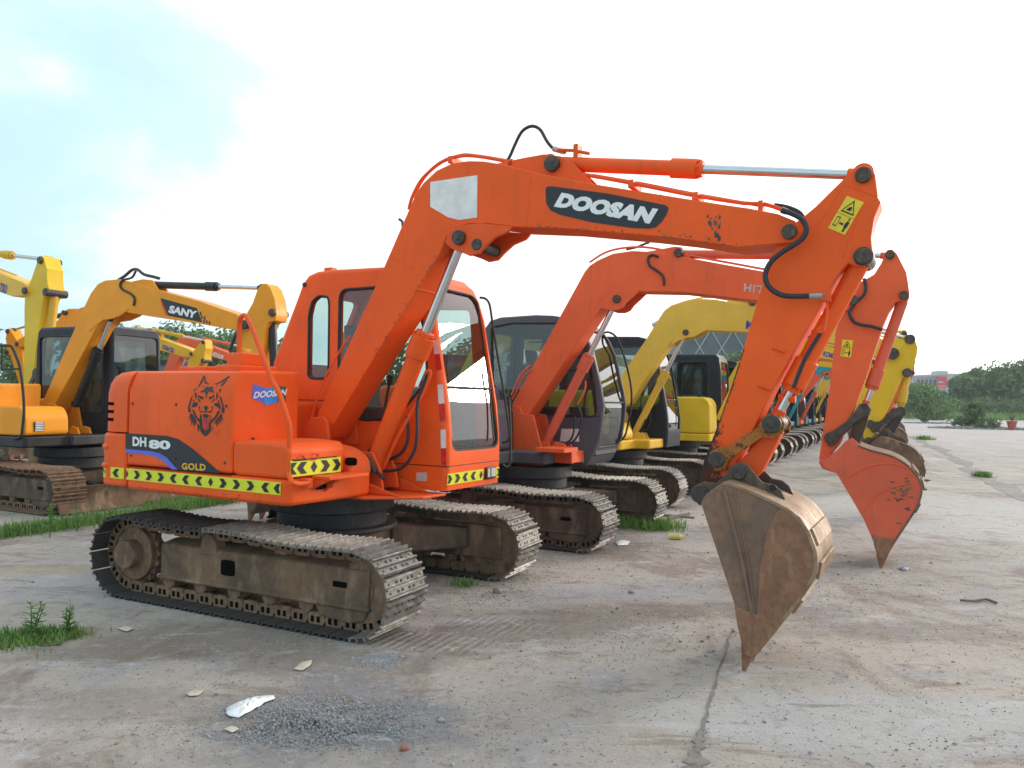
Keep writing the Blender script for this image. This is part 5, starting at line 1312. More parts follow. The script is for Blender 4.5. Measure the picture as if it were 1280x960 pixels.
digger(.4, 24.0, -27, 'yellow', 'yellow excavator in the back row, seen through the dark grey cab windows', -.02, 1.0, text=('SUMITOMO', 'decal'))
# ------------------------------------------------------------------ ground
def gp(px, py): v = ground(px, py); return (v.x, v.y)
def groundmat():
    g = G('concrete_yard'); P = g.tc.outputs['Object']
    warp = g.noise(1.1, 5, .65)
    base = g.mix(g.ramp(g.noise(.35, 6, .6, dist=.5), .35, .68), (.49, .435, .385), (.385, .35, .32))
    base = g.mix(g.math('MULTIPLY', g.ramp(g.noise(1.3, 8, .7, dist=.8), .48, .66), .75), base, (0.367, 0.358, 0.394))       # bluish laitance
    base = g.mix(g.math('MULTIPLY', g.ramp(g.noise(.9, 8, .72, stretch=(1, .45, 1), dist=1.2), .50, .64), .85), base, (0.284, 0.220, 0.187))   # brown mud film
    base = g.mix(g.math('MULTIPLY', g.ramp(g.noise(2.7, 8, .75, dist=.4), .55, .70), .8), base, (0.212, 0.175, 0.161))
    base = g.mix(g.math('MULTIPLY', g.ramp(g.noise(.55, 8, .7, stretch=(1, .5, 1), dist=.7), .56, .66), .7), base, (0.594, 0.537, 0.532))  # bare pale cement
    sep = g.node('ShaderNodeSeparateXYZ'); g.link(P, sep.inputs[0])
    nz = g.math('MULTIPLY', g.math('SUBTRACT', g.noise(1.6, 7, .7), .5), 1.6)
    def blob(cx, cy, rx, ry, k=1.0, deg=0):
        a = radians(deg)
        dx = g.math('SUBTRACT', sep.outputs[0], cx); dy = g.math('SUBTRACT', sep.outputs[1], cy)
        u = g.math('DIVIDE', g.math('ADD', g.math('MULTIPLY', dx, cos(a)), g.math('MULTIPLY', dy, sin(a))), rx)
        v = g.math('DIVIDE', g.math('SUBTRACT', g.math('MULTIPLY', dy, cos(a)), g.math('MULTIPLY', dx, sin(a))), ry)
        d = g.math('SQRT', g.math('ADD', g.math('MULTIPLY', u, u), g.math('MULTIPLY', v, v)))
        return g.math('MULTIPLY', g.ramp(g.math('ADD', d, nz), 1.15, .55), k)
    mud = (.185, .145, .112)
    for c in [(gp(690, 780), 1.3, .5, .55, 25), (gp(250, 800), 1.1, .5, .6, 10), (gp(420, 830), .8, .35, .5, 0), (gp(700, 660), 1.2, 1.9, .75, 0), (gp(860, 600), 1.5, 5.0, .5, -26),
              (gp(1030, 700), 1.5, .5, .45, 10), (gp(1150, 790), 1.2, .25, .4, 0), (gp(940, 765), .9, .35, .45, 0), (gp(350, 700), 1.3, .5, .6, -26), (gp(130, 880), .9, .25, .35, 0), (gp(1000, 900), .25, .1, .3, 0)]:
        (x, y), rx, ry, k, dg = c; base = g.mix(blob(x, y, rx, ry, k, dg), base, mud)
    x, y = gp(410, 895); base = g.mix(blob(x, y, .75, .58, .7, 0), base, (0.220, 0.215, 0.239))
    x, y = gp(55, 712); base = g.mix(blob(x, y, .5, .16, .55, 0), base, (0.465, 0.374, 0.205))
    x, y = gp(80, 735); base = g.mix(blob(x, y, 1.1, .5, .55, 0), base, (0.465, 0.446, 0.475))
    x, y = gp(190, 750); base = g.mix(blob(x, y, .7, .16, .6, 0), base, (0.488, 0.475, 0.513))
    x, y = gp(590, 775); base = g.mix(blob(x, y, .6, .12, .5, 15), base, (0.459, 0.426, 0.433))
    x, y = gp(1100, 900); base = g.mix(blob(x, y, 1.2, .45, .75, 0), base, (.50, .495, .50))
    x, y = gp(1200, 640); base = g.mix(blob(x, y, 3.4, 3.0, .65, 0), base, (.58, .56, .555))
    x, y = gp(780, 740); base = g.mix(blob(x, y, .9, .35, .5, 0), base, (0.407, 0.393, 0.431))
    # chain prints pressed into the mud beside the nearest track
    x, y = gp(500, 800); a = radians(-26); uu = g.math('ADD', g.math('MULTIPLY', sep.outputs[0], cos(a)), g.math('MULTIPLY', sep.outputs[1], sin(a)))
    wv = g.math('SINE', g.math('ADD', g.math('MULTIPLY', uu, 2*pi/.062), g.math('MULTIPLY', g.noise(6, 4, .6), 5)))
    prm = blob(x, y, .75, .22, 1, -12); x, y = gp(620, 780); prm2 = blob(x, y, .45, .22, .8, -20)
    pr_ = g.math('MAXIMUM', prm, prm2)
    base = g.mix(g.math('MULTIPLY', pr_, g.ramp(wv, -.2, .9, 0, .6)), base, (0.389, 0.334, 0.311))
    # far yard is cleaner and paler
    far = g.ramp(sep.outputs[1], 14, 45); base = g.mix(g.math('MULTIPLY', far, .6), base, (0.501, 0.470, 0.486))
    mt = g.noise(9, 10, .8, dist=.5); base = g.mix(g.math('MULTIPLY', g.ramp(mt, .53, .66), .55), base, (0.194, 0.161, 0.147)); base = g.mix(g.math('MULTIPLY', g.ramp(mt, .46, .36), .55), base, (0.572, 0.514, 0.507))
    mt2 = g.noise(24, 9, .8); base = g.mix(g.math('MULTIPLY', g.ramp(mt2, .54, .66), .5), base, (0.214, 0.180, 0.171)); base = g.mix(g.math('MULTIPLY', g.ramp(mt2, .44, .34), .4), base, (0.595, 0.542, 0.541))
    st = g.noise(2.0, 9, .75, stretch=(.5, 1.6, 1), dist=.5); base = g.mix(g.math('MULTIPLY', g.ramp(st, .55, .63), .6), base, (0.231, 0.175, 0.141)); base = g.mix(g.math('MULTIPLY', g.ramp(st, .44, .36), .5), base, (0.571, 0.567, 0.596))
    sp = g.noise(75, 3, .6); base = g.mix(g.math('MULTIPLY', g.ramp(sp, .60, .72), .5), base, (0.140, 0.126, 0.125))
    sp2 = g.noise(110, 2, .5); base = g.mix(g.math('MULTIPLY', g.ramp(sp2, .66, .74), .5), base, (0.600, 0.560, 0.567))
    hgt = g.math('ADD', g.math('MULTIPLY', g.noise(28, 8, .75), .6), g.math('ADD', g.noise(2.2, 6, .7), g.math('ADD', g.math('MULTIPLY', g.noise(95, 3, .7), .35), g.math('MULTIPLY', g.math('MULTIPLY', pr_, wv), .25))))
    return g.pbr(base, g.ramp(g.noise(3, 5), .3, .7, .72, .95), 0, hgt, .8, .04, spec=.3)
b = B(); b.poly([(-400, -40, 0), (400, -40, 0), (400, 700, 0), (-400, 700, 0)])
struct(b.obj('ground', groundmat(), smooth=False))
M['soil'] = grimy('dark_soil', (.11, .085, .062), (.16, .13, .10), (.075, .06, .045), .95, 3, 40, bs=.8)
M['crackm'] = grimy('crack_dirt', (.17, .155, .14), (.24, .22, .20), (.11, .10, .09), .95, 9, 50, bs=.8)
M['seam'] = grimy('seam_dirt', (.22, .20, .18), (.29, .275, .26), (.16, .15, .14), .95, 2, 30, bs=.6)
M['stone'] = grimy('grey_stone', (.31, .318, .34), (.24, .245, .262), (.48, .48, .49), .85, 30, 60, bs=.2)
M['stone2'] = grimy('brown_stone', (.26, .21, .17), (.20, .17, .14), (.36, .32, .28), .9, 12, 60, bs=.2)
M['brick'] = plain('brick_red', (.30, .12, .07), .85, sc_=30)
rnd = random.Random(11)
def strip(pxs, z, mat, name, jag=.25):
    """pxs: (x, y, half width in metres)"""
    b = B(); L = []; R = []
    pts = []
    for (x0, y0, w0), (x1, y1, w1) in zip(pxs, pxs[1:]):
        for k in range(6): t = k/6; pts.append((x0+(x1-x0)*t, y0+(y1-y0)*t, w0+(w1-w0)*t))
    pts.append(pxs[-1]); W = [(Vector(gp(p[0], p[1])), p[2]) for p in pts]
    for i, (p, w) in enumerate(W):
        t = (W[min(i+1, len(W)-1)][0]-W[max(i-1, 0)][0]).normalized(); n = Vector((-t.y, t.x))
        L.append(p+n*w*(1+rnd.uniform(-jag, jag)*2)); R.append(p-n*w*(1+rnd.uniform(-jag, jag)*2))
    for i in range(len(W)-1): b.poly([(L[i].x, L[i].y, z), (L[i+1].x, L[i+1].y, z), (R[i+1].x, R[i+1].y, z), (R[i].x, R[i].y, z)])
    return struct(b.obj(name, mat, smooth=False))
strip([(917, 786, .004), (910, 800, .008), (906, 820, .006), (897, 840, .004), (893, 860, .008), (886, 880, .007), (882, 900, .011), (876, 922, .017), (871, 940, .030), (870, 962, .045), (868, 1000, .06)], .004, M['crackm'], 'ground_crack', .4)
strip([(1140, 545, .2), (1170, 561, .28), (1195, 574, .16), (1225, 592, .2), (1262, 612, .14), (1300, 634, .1)], .004, M['seam'], 'ground_seam', .45)
strip([(-30, 672, .16), (40, 664, .22), (110, 652, .25), (190, 640, .22), (280, 628, .15)], .004, M['soil'], 'soil_strip', .2)
strip([(-30, 802, .10), (20, 800, .17), (60, 800, .15), (100, 795, .05)], .004, M['soil'], 'soil_patch', .25)

def rock(b, x, y, r, mi=0, flat=.65, z=0):
    b.mi = mi; n = 5; a0 = rnd.random()*6; top = []; bot = []
    for k in range(n):
        a = a0+2*pi*k/n; rr = r*rnd.uniform(.7, 1.2)
        bot.append(b.bm.verts.new((x+rr*cos(a), y+rr*sin(a), z-.002))); top.append(b.bm.verts.new((x+rr*.72*cos(a+.3), y+rr*.72*sin(a+.3), z+r*flat*rnd.uniform(.6, 1.2))))
    b.face(top)
    for k in range(n): b.face([bot[k], bot[(k+1) % n], top[(k+1) % n], top[k]])
b = B(); cx, cy = gp(400, 905)
for k in range(14000):
    a = rnd.random()*6.28; q = rnd.gauss(0, .6)*(1 if rnd.random() < .7 else 1.7); x = cx+q*cos(a)*.60+rnd.gauss(0, .02)+(.12 if sin(a) > 0 else 0); y = cy+abs(q)**.8*sin(a)*(.40 if sin(a)*q > 0 else .24)*(1 if q > 0 else -1)
    if (sin(x*17+3*sin(y*9))+sin(y*23+x*5)) < -.55 and rnd.random() < .8: continue
    hz_ = .03*math.exp(-((x-cx)/.3)**2-((y-cy)/.2)**2)
    rock(b, x, y, rnd.uniform(.0020, .0062)*(1+.8*(rnd.random() < .05)), 0 if rnd.random() < .85 else 1, z=hz_*rnd.random())
for k in range(500):
    x, y = gp(rnd.gauss(475, 14), rnd.gauss(826, 4)); rock(b, x, y, rnd.uniform(.004, .010), 0)
tag(b.obj('gravel', [M['stone'], M['stone2']], smooth=False), 'spilled bluish grey gravel beside the white plastic sheet', 'gravel', kind='stuff')
b = B()
for k in range(13000):
    if rnd.random() < .40: px, py = rnd.uniform(-40, 1320), 575+430*rnd.random()**.8
    else: px, py = rnd.choice([(rnd.gauss(700, 90), rnd.gauss(690, 22)), (rnd.gauss(330, 120), rnd.gauss(815, 22)), (rnd.gauss(1000, 90), rnd.gauss(720, 20)), (rnd.gauss(760, 120), rnd.gauss(790, 25)), (rnd.gauss(620, 40), rnd.gauss(735, 15)), (rnd.gauss(880, 60), rnd.gauss(640, 20))])
    if py < 540: continue
    x, y = gp(px, py); rock(b, x, y, rnd.uniform(.0015, .0055)*(1 if rnd.random() < .965 else 2.4)*(1+.05*y), rnd.choice([0, 1, 1, 0, 1]))
tag(b.obj('pebbles', [M['stone'], M['stone2']], smooth=False), 'small loose stones and grit scattered over the concrete yard', 'pebbles', kind='stuff')
def bigrock(px, py, r, mat, lab):
    x, y = gp(px, py); b = B(); me = bmesh.ops.create_icosphere(b.bm, subdivisions=2, radius=r)
    for v in b.bm.verts:
        v.co *= rnd.uniform(.82, 1.1); v.co.z = v.co.z*.6+r*.35; v.co.x += x; v.co.y += y
    tag(b.obj('stone', mat, ang=50), lab, 'stone', 'loose stones on the yard')
bigrock(622, 741, .045, M['stone2'], 'brown stone just right of the nearest machine’s farther track')
bigrock(789, 741, .028, M['stone'], 'small grey stone on concrete left of the rusty bucket')
bigrock(551, 902, .02, M['stone'], 'small grey stone right of the spilled gravel')
bigrock(505, 937, .022, M['brick'], 'small reddish stone right of the gravel near the bottom edge')
bigrock(436, 741, .022, M['stone2'], 'small stone lying beside the front of the nearest track')
# litter
M['bluegrey'] = plain('blue_grey_plastic', (.20, .26, .36), .5)
M['plastic'] = plain('white_plastic', (.80, .82, .84), .3, var=.05)
M['ybottle'] = plain('yellow_plastic', (.62, .58, .16), .3)
M['paper'] = plain('dirty_paper', (.52, .47, .38), .8)
M['wood'] = grimy('weathered_wood', (.13, .11, .095), (.22, .19, .16), (.08, .07, .06), .9, 9, 40)
def crumple(name, pts, h, mat, lab, cat, n=9):
    P = [Vector(gp(*p)) for p in pts]; c = sum(P, Vector((0, 0)))/len(P); b = B(); rings = []
    m = len(P)*3; edge = []
    for i in range(len(P)):
        for k in range(3): edge.append(P[i].lerp(P[(i+1) % len(P)], k/3))
    for j in range(5):
        t = 1-j/5; rings.append([b.bm.verts.new((c.x+(e.x-c.x)*t*rnd.uniform(.93, 1.05), c.y+(e.y-c.y)*t*rnd.uniform(.93, 1.05), .006+h*(1-t**2)*rnd.uniform(.3, 1.1)+(h*.25*rnd.random() if j == 0 else 0))) for e in edge])
    ct = b.bm.verts.new((c.x, c.y, h*.8))
    for r0, r1 in zip(rings, rings[1:]):
        for i in range(m): b.face([r0[i], r0[(i+1) % m], r1[(i+1) % m], r1[i]])
    for i in range(m): b.face([rings[-1][i], rings[-1][(i+1) % m], ct])
    o = b.obj(name, mat, ang=60); s = o.modifiers.new('s', 'SOLIDIFY'); s.thickness = .002
    return tag(o, lab, cat)
crumple('plastic_sheet', [(283, 888), (296, 881), (318, 874), (341, 871), (344, 875), (325, 884), (310, 893), (298, 900), (284, 898)], .035, M['plastic'], 'crumpled white plastic sheet at the edge of the spilled gravel', 'plastic sheet')
crumple('litter', [(768, 679), (777, 676), (788, 678), (785, 682), (772, 683)], .03, M['plastic'], 'crumpled pale plastic wrapper on the dirt between the tracks', 'litter')
crumple('litter', [(1124, 711), (1130, 709), (1136, 711), (1134, 714), (1127, 714)], .015, M['bluegrey'], 'blue-grey plastic scrap just right of the orange-red bucket tip', 'litter')
crumple('paper_scrap', [(233, 869), (241, 864), (255, 865), (248, 871), (236, 872)], .008, M['paper'], 'tan paper scrap lying left of the white plastic sheet', 'paper scrap')
crumple('paper_scrap', [(366, 838), (378, 829), (391, 826), (389, 832), (378, 840)], .01, M['paper'], 'tan paper scrap lying above the gravel, below the near track', 'paper scrap')
crumple('paper_scrap', [(279, 913), (290, 909), (299, 913), (290, 918)], .008, M['paper'], 'tan paper scrap just below the white plastic sheet', 'paper scrap')
crumple('paper_scrap', [(146, 787), (158, 784), (168, 787), (158, 791)], .01, M['paper'], 'pale paper scrap lying right of the left weeds', 'paper scrap')
v0, v1 = ground(836, 674), ground(856, 675)
b = B(); u = (v1-v0).normalized(); v0.z = v1.z = .035; b.cyl(v0, v0+(v1-v0)*.7, .035, 14); b.tube([v0+(v1-v0)*.7, v0+(v1-v0)*.85], .035, 14, r1=.014); b.cyl(v0+(v1-v0)*.85, v1, .016, 12)
tag(b.obj('plastic_bottle', M['ybottle']), 'yellow plastic bottle lying left of the rusty bucket', 'bottle')
for i, (a_, c_, lab) in enumerate((((828, 645), (868, 648), 'dark weathered plank on the dirt beyond the yellow bottle'), ((835, 651), (862, 644), 'broken pale stick lying across the dark plank'))):
    p, q = ground(*a_), ground(*c_); d = (q-p).normalized(); n = Vector((-d.y, d.x, 0))*(.05 if i == 0 else .015); h = .03 if i == 0 else .06
    b = B(); A = [b.bm.verts.new(p-n), b.bm.verts.new(p+n), b.bm.verts.new(p+n+Vector((0, 0, h))), b.bm.verts.new(p-n+Vector((0, 0, h)))]
    D2 = [b.bm.verts.new(q-n*.6), b.bm.verts.new(q+n*.7), b.bm.verts.new(q+n*.7+Vector((0, 0, h*.7))), b.bm.verts.new(q-n*.6+Vector((0, 0, h*.7)))]
    b._prism(A, D2); tag(b.obj('plank' if i == 0 else 'stick', M['wood'], None, .004), lab, 'plank' if i == 0 else 'stick')
b = B(); b.tube([ground(1200, 752)+Vector((0, 0, .012)), ground(1218, 754)+Vector((0, 0, .02)), ground(1232, 751)+Vector((0, 0, .014)), ground(1246, 755)+Vector((0, 0, .01))], .010, 6, smooth=3)
tag(b.obj('twig', M['wood']), 'dark twig lying on pale concrete right of the buckets', 'twig')

# ------------------------------------------------------------------ plants
def leafmat(name, c1, c2, tr=.3):
    g = G(name); n = g.noise(3.5, 4, .6); n2 = g.noise(40, 2, .5)
    c = g.mix(g.ramp(n, .3, .7), c1, c2); c = g.mix(g.math('MULTIPLY', g.ramp(n2, .4, .7), .45), c, tuple(x*1.6 for x in c2))
    d = g.node('ShaderNodeBsdfDiffuse'); g.link(c, d.inputs[0]); t = g.node('ShaderNodeBsdfTranslucent'); g.link(c, t.inputs[0])
    gl = g.node('ShaderNodeBsdfGlossy'); gl.inputs['Roughness'].default_value = .45; gl.inputs[0].default_value = (.8, .8, .8, 1)
    m = g.node('ShaderNodeMixShader'); m.inputs[0].default_value = tr; g.link(d.outputs[0], m.inputs[1]); g.link(t.outputs[0], m.inputs[2])
    m2 = g.node('ShaderNodeMixShader'); m2.inputs[0].default_value = .05; g.link(m.outputs[0], m2.inputs[1]); g.link(gl.outputs[0], m2.inputs[2])
    g.link(m2.outputs[0], g.out.inputs[0]); return g.m
M['grass'] = leafmat('grass_blades', (.085, .20, .03), (.19, .31, .07))
M['weed'] = leafmat('weed_leaves', (.07, .20, .035), (.13, .28, .06))
M['leaf'] = leafmat('tree_leaves', (.065, .145, .04), (.12, .22, .06))
M['leaf2'] = leafmat('shrub_leaves', (.07, .13, .035), (.12, .19, .06))
M['leaf3'] = leafmat('dark_tree_leaves', (.055, .125, .045), (.09, .18, .06))
M['bark'] = grimy('bark', (.10, .08, .06), (.15, .12, .09), (.07, .055, .045), .9, 8, 30)
def grass(name, spots, n, h, lab, wmul=1):
    b = B()
    for k in range(n):
        x0, y0, x1, y1, w = rnd.choice(spots); t = rnd.random(); x = x0+(x1-x0)*t+rnd.gauss(0, w); y = y0+(y1-y0)*t+rnd.gauss(0, w)
        hh = h*rnd.uniform(.4, 1.25); a = rnd.random()*6.28; w_ = rnd.uniform(.003, .006)*wmul; ln = rnd.uniform(.1, .6)*hh; c_, s_ = cos(a), sin(a)
        dx, dy = cos(a+1.57)*ln, sin(a+1.57)*ln
        v = [b.bm.verts.new((x-w_*c_, y-w_*s_, 0)), b.bm.verts.new((x+w_*c_, y+w_*s_, 0)), b.bm.verts.new((x+w_*.8*c_+dx*.4, y+w_*.8*s_+dy*.4, hh*.6)), b.bm.verts.new((x-w_*.8*c_+dx*.4, y-w_*.8*s_+dy*.4, hh*.6)), b.bm.verts.new((x+dx, y+dy, hh))]
        b.face([v[0], v[1], v[2], v[3]]); b.face([v[3], v[2], v[4]])
    return tag(b.obj(name, M['grass'], smooth=False), lab, 'grass', kind='stuff')
def seg(a, c, w): p, q = gp(*a), gp(*c); return (p[0], p[1], q[0], q[1], w)
grass('grass', [seg((-40, 675), (60, 662), .12), seg((60, 662), (150, 648), .13), seg((150, 648), (285, 628), .11), seg((200, 632), (290, 626), .2)], 5200, .13, 'green grass strip in front of the amber machine’s blade')
grass('grass', [seg((-20, 802), (50, 803), .10), seg((20, 795), (95, 795), .07)], 1700, .045, 'low grass patch with weeds at the left edge in front')
grass('grass', [seg((780, 657), (835, 662), .12)], 1200, .14, 'short green grass between the tracks and the dark plank', 1.3)
grass('grass', [seg((1152, 549), (1160, 550), .15)], 350, .2, 'small grass tuft on the far seam of the yard', 3)
grass('grass', [seg((1222, 595), (1234, 597), .07)], 380, .12, 'small grass tuft in the seam at the right edge', 2)
grass('grass', [seg((575, 731), (585, 732), .05), seg((640, 705), (645, 706), .04)], 260, .06, 'tiny grass tufts beside the far track of the nearest machine')
grass('grass', [(44, 108, 110, 104, 2.5)], 9000, 1.0, 'tall light grass band at the foot of the distant trees', 9)
def weed(px, py, h, n, lab, spread=.5, broad=1.0):
    p = ground(px, py); r = empty('weed_plant', (p.x, p.y, 0), 0, lab, 'weed', 'weeds at the left edge')
    bs_, bl_ = B(), B()
    stems = 1 if n < 18 else 3
    for s in range(stems):
        a = rnd.random()*6.28; tilt = rnd.uniform(.05, .3)*spread; top = Vector((cos(a)*h*tilt, sin(a)*h*tilt, h*rnd.uniform(.8, 1)))
        bs_.tube([(0, 0, 0), top*.5+Vector((0, 0, .01)), top], .006, 5, smooth=2, r1=.002)
        for k in range(max(8, n//stems)):
            t = .15+.85*k/max(8, n//stems); c = top*t; a2 = k*2.4+rnd.random(); L = h*rnd.uniform(.22, .36)*(1.15-t*.6)*broad; w_ = L*.13
            d = Vector((cos(a2), sin(a2), rnd.uniform(.2, .9))).normalized(); sd_ = d.cross(Vector((0, 0, 1))).normalized(); 
            v = [c, c+d*L*.4+sd_*w_, c+d*L+Vector((0, 0, -L*.15)), c+d*L*.4-sd_*w_]; bl_.poly(v)
    bs_.obj('stem', M['weed'], r); bl_.obj('leaves', M['weed'], r, smooth=False)
weed(62, 672, .42, 40, 'tall bushy weed in front of the amber machine’s track', .4)
weed(97, 664, .30, 26, 'shorter weed just right of the tall one, before the blade', .4)
weed(118, 660, .16, 14, 'small weed in the grass strip under the counterweight')
weed(40, 797, .25, 48, 'broad-leaved weed in the left foreground grass patch', 1.1, 1.3)
weed(84, 793, .21, 60, 'dense dark weed at the right end of the foreground grass patch', .5, 1.2)
weed(12, 800, .13, 14, 'small weed at the very left edge of the foreground', 1.0, 1.2)

def tree(name, x, y, h, cr, lab, cat='tree', mat='leaf', n=3500, ls=.3, base=.25, dense=1.0, clumps=16, squash=1.0, group='trees beyond the yard', z0=0):
    r = empty(name, (x, y, z0), 0, lab, cat, group)
    t = B(); th = h*base; t.tube([(0, 0, 0), (cr*.03, 0, th), (0, cr*.03, h*.62)], max(.05, h*.022), 8, smooth=3, r1=h*.008)
    cl = []
    for k in range(clumps):
        a = rnd.random()*6.28; q = rnd.random()**.6; zz = th+(h-th)*rnd.uniform(.12, .86); env = sin(pi*min(1, max(.08, (zz-th)/(h-th)*.85+.12)))**.6
        c = Vector((cos(a)*cr*q*.8*env, sin(a)*cr*q*.8*env, zz)); cl.append((c, cr*rnd.uniform(.28, .5)*squash))
        if k < 9: t.tube([(0, 0, th+(zz-th)*.3), c*.55+Vector((0, 0, (th+(zz-th)*.35)*.45)), c], h*.008, 5, smooth=2, r1=h*.002)
    cl.append((Vector((0, 0, h*.86)), cr*.35))
    t.obj('trunk', M['bark'], r)
    b = B()
    for k in range(n):
        c, rr = rnd.choice(cl); d = Vector((rnd.gauss(0, 1), rnd.gauss(0, 1), rnd.gauss(0, 1))).normalized()
        p = c+d*rr*(rnd.random()**.4)*Vector((1, 1, .8)).length/1.6; s = ls*rnd.uniform(.5, 1.2)
        nn = (d+Vector((rnd.gauss(0, .6), rnd.gauss(0, .6), rnd.gauss(0, .6)))).normalized(); u = nn.orthogonal().normalized()*s; v = nn.cross(u).normalized()*s*.6
        b.poly([p-u, p-v, p+u, p+v])
    b.obj('crown', M[mat], r, smooth=False)
    return r
def tr(px, D, h, cr, lab, **k):
    P = at_depth(px, 500, D); return tree(k.pop('name', 'broadleaf_tree'), P.x, P.y, h, cr, lab, **k)
# woods on the right
tr(1150, 128, 5.6, 2.4, 'small dark tree left of the pale building', mat='leaf3', ls=.32, n=3000, base=.1)
tr(1198, 128, 6.6, 2.6, 'dark tree in front of the pale building with red sign', mat='leaf3', ls=.32, n=3400, base=.1)
tr(1174, 134, 4.2, 2.6, 'low dark tree below the pale building', mat='leaf3', ls=.32, n=2600, base=.1)
tr(1221, 130, 8.6, 3.4, 'tall tree right of the pale building, with a ragged top', mat='leaf', ls=.34, n=3600, base=.12, clumps=20)
tr(1246, 126, 8.2, 3.6, 'mid-height tree near the right edge, left of the broad one', mat='leaf3', ls=.34, n=3600, base=.1)
tr(1268, 122, 9.2, 4.4, 'broad tree at the right edge of the photo', mat='leaf', ls=.36, n=4200, base=.1, clumps=22)
tr(1298, 124, 8.8, 4.2, 'tree cropped by the right edge of the photo', mat='leaf3', ls=.36, n=3400, base=.1)
tr(1160, 96, 3.9, 3.4, 'rounded green shrub just right of the far bucket', name='shrub', cat='shrub', mat='leaf', ls=.22, n=3800, base=.03, squash=1.3)
tr(1156, 80, 2.6, 1.1, 'small pale shrub in front of the rounded green one', name='shrub', cat='shrub', mat='leaf2', ls=.15, n=1600, base=.03)
tr(1217, 60, 2.2, .85, 'slender pale green shrub on the rubble mound', name='shrub', cat='shrub', mat='leaf2', ls=.10, n=2200, base=.05)
tr(1202, 62, .9, .9, 'low bush left of the slender shrub on the mound', name='shrub', cat='shrub', mat='leaf2', ls=.10, n=700, base=.03)
tr(1229, 58, .9, .6, 'low dark bush just right of the slender shrub', name='shrub', cat='shrub', mat='leaf', ls=.08, n=600, base=.03)
tr(1242, 58, .8, .6, 'low bush between the slender shrub and the red pot', name='shrub', cat='shrub', mat='leaf2', ls=.08, n=600, base=.03)
for px, h in ((1188, 2.2), (1232, 2.6), (1262, 2.4), (1205, 2.0), (1285, 2.6)):
    tr(px, 112, h, 2.6, {1188: 'low undergrowth bush under the dark trees', 1232: 'undergrowth bush behind the slender shrub', 1262: 'undergrowth bush under the broad tree', 1205: 'lowest undergrowth bush right of the rounded shrub', 1285: 'undergrowth bush at the right edge of the photo'}[px], name='shrub', cat='shrub', mat='leaf2', ls=.2, n=1500, base=.02, squash=1.2)
tr(1212, 124, 6.8, 3.0, 'tree filling the gap right of the one before the building', mat='leaf', ls=.34, n=3200, base=.08)
tr(1236, 132, 7.6, 3.4, 'tree behind the gap between the tall and the mid-height tree', mat='leaf', ls=.34, n=3200, base=.08)
tr(1282, 130, 8.0, 3.6, 'tree between the broad one and the cropped one', mat='leaf3', ls=.34, n=3200, base=.08)
# trees behind on the left
tr(232, 42, 5.3, 3.2, 'leafy tree behind the amber boom, sky showing through', mat='leaf', ls=.13, n=6500, base=.3, clumps=38, squash=.62)
tr(296, 44, 5.2, 3.0, 'leafy tree behind the orange grab rail', mat='leaf', ls=.13, n=5200, base=.3, clumps=34, squash=.62)
tr(172, 46, 5.2, 2.6, 'leafy tree behind the black cab of the amber machine', mat='leaf', ls=.14, n=5000, base=.3, clumps=26, squash=.8)
tr(14, 44, 4.4, 1.6, 'small tree behind the black rail at the left edge', mat='leaf', ls=.13, n=2200, base=.3)
tr(914, 58, 5.5, 2.2, 'round green tree in front of the lattice-clad hall', mat='leaf2', ls=.14, n=4200, base=.3, clumps=20)

# rubble mound with pots
b = B(); c0 = at_depth(1236, 500, 59)
for k in range(1400):
    a = rnd.random()*6.28; q = rnd.random()**.5; rock(b, c0.x+q*cos(a)*4.6, c0.y+q*sin(a)*2.2, rnd.uniform(.04, .16), rnd.choice([0, 1]), z=.12*(1-q))
tag(b.obj('rubble', [M['stone'], M['stone2']], smooth=False), 'low mound of rubble round the slender shrub', 'rubble', kind='stuff')
b = B(); c1 = at_depth(1170, 500, 75)
for k in range(600):
    a = rnd.random()*6.28; q = rnd.random()**.5; rock(b, c1.x+q*cos(a)*4.6, c1.y+q*sin(a)*1.2, rnd.uniform(.04, .13), rnd.choice([0, 1]), z=.1*(1-q))
tag(b.obj('rubble', [M['stone'], M['stone2']], smooth=False), 'rubble scattered in front of the rounded green shrub', 'rubble', kind='stuff')
M['pot'] = plain('terracotta_red', (.42, .09, .05), .6)
p = at_depth(1265, 500, 57); r = empty('potted_plant', (p.x, p.y, 0), 0, 'dry plant in a red pot on the rubble mound at right', 'potted plant')
b = B(); b.tube([(0, 0, 0), (0, 0, .62)], .22, 16, r1=.34); b.cyl((0, 0, .60), (0, 0, .68), .37, 16); b.obj('pot', M['pot'], r)
b = B()
for k in range(60):
    a = rnd.random()*6.28; L = rnd.uniform(.3, .8); b.poly([(0, .02, .6), (.03, 0, .6), (cos(a)*L*.5, sin(a)*L*.5, .6+L)])
b.obj('leaves', M['wood'], r, smooth=False)

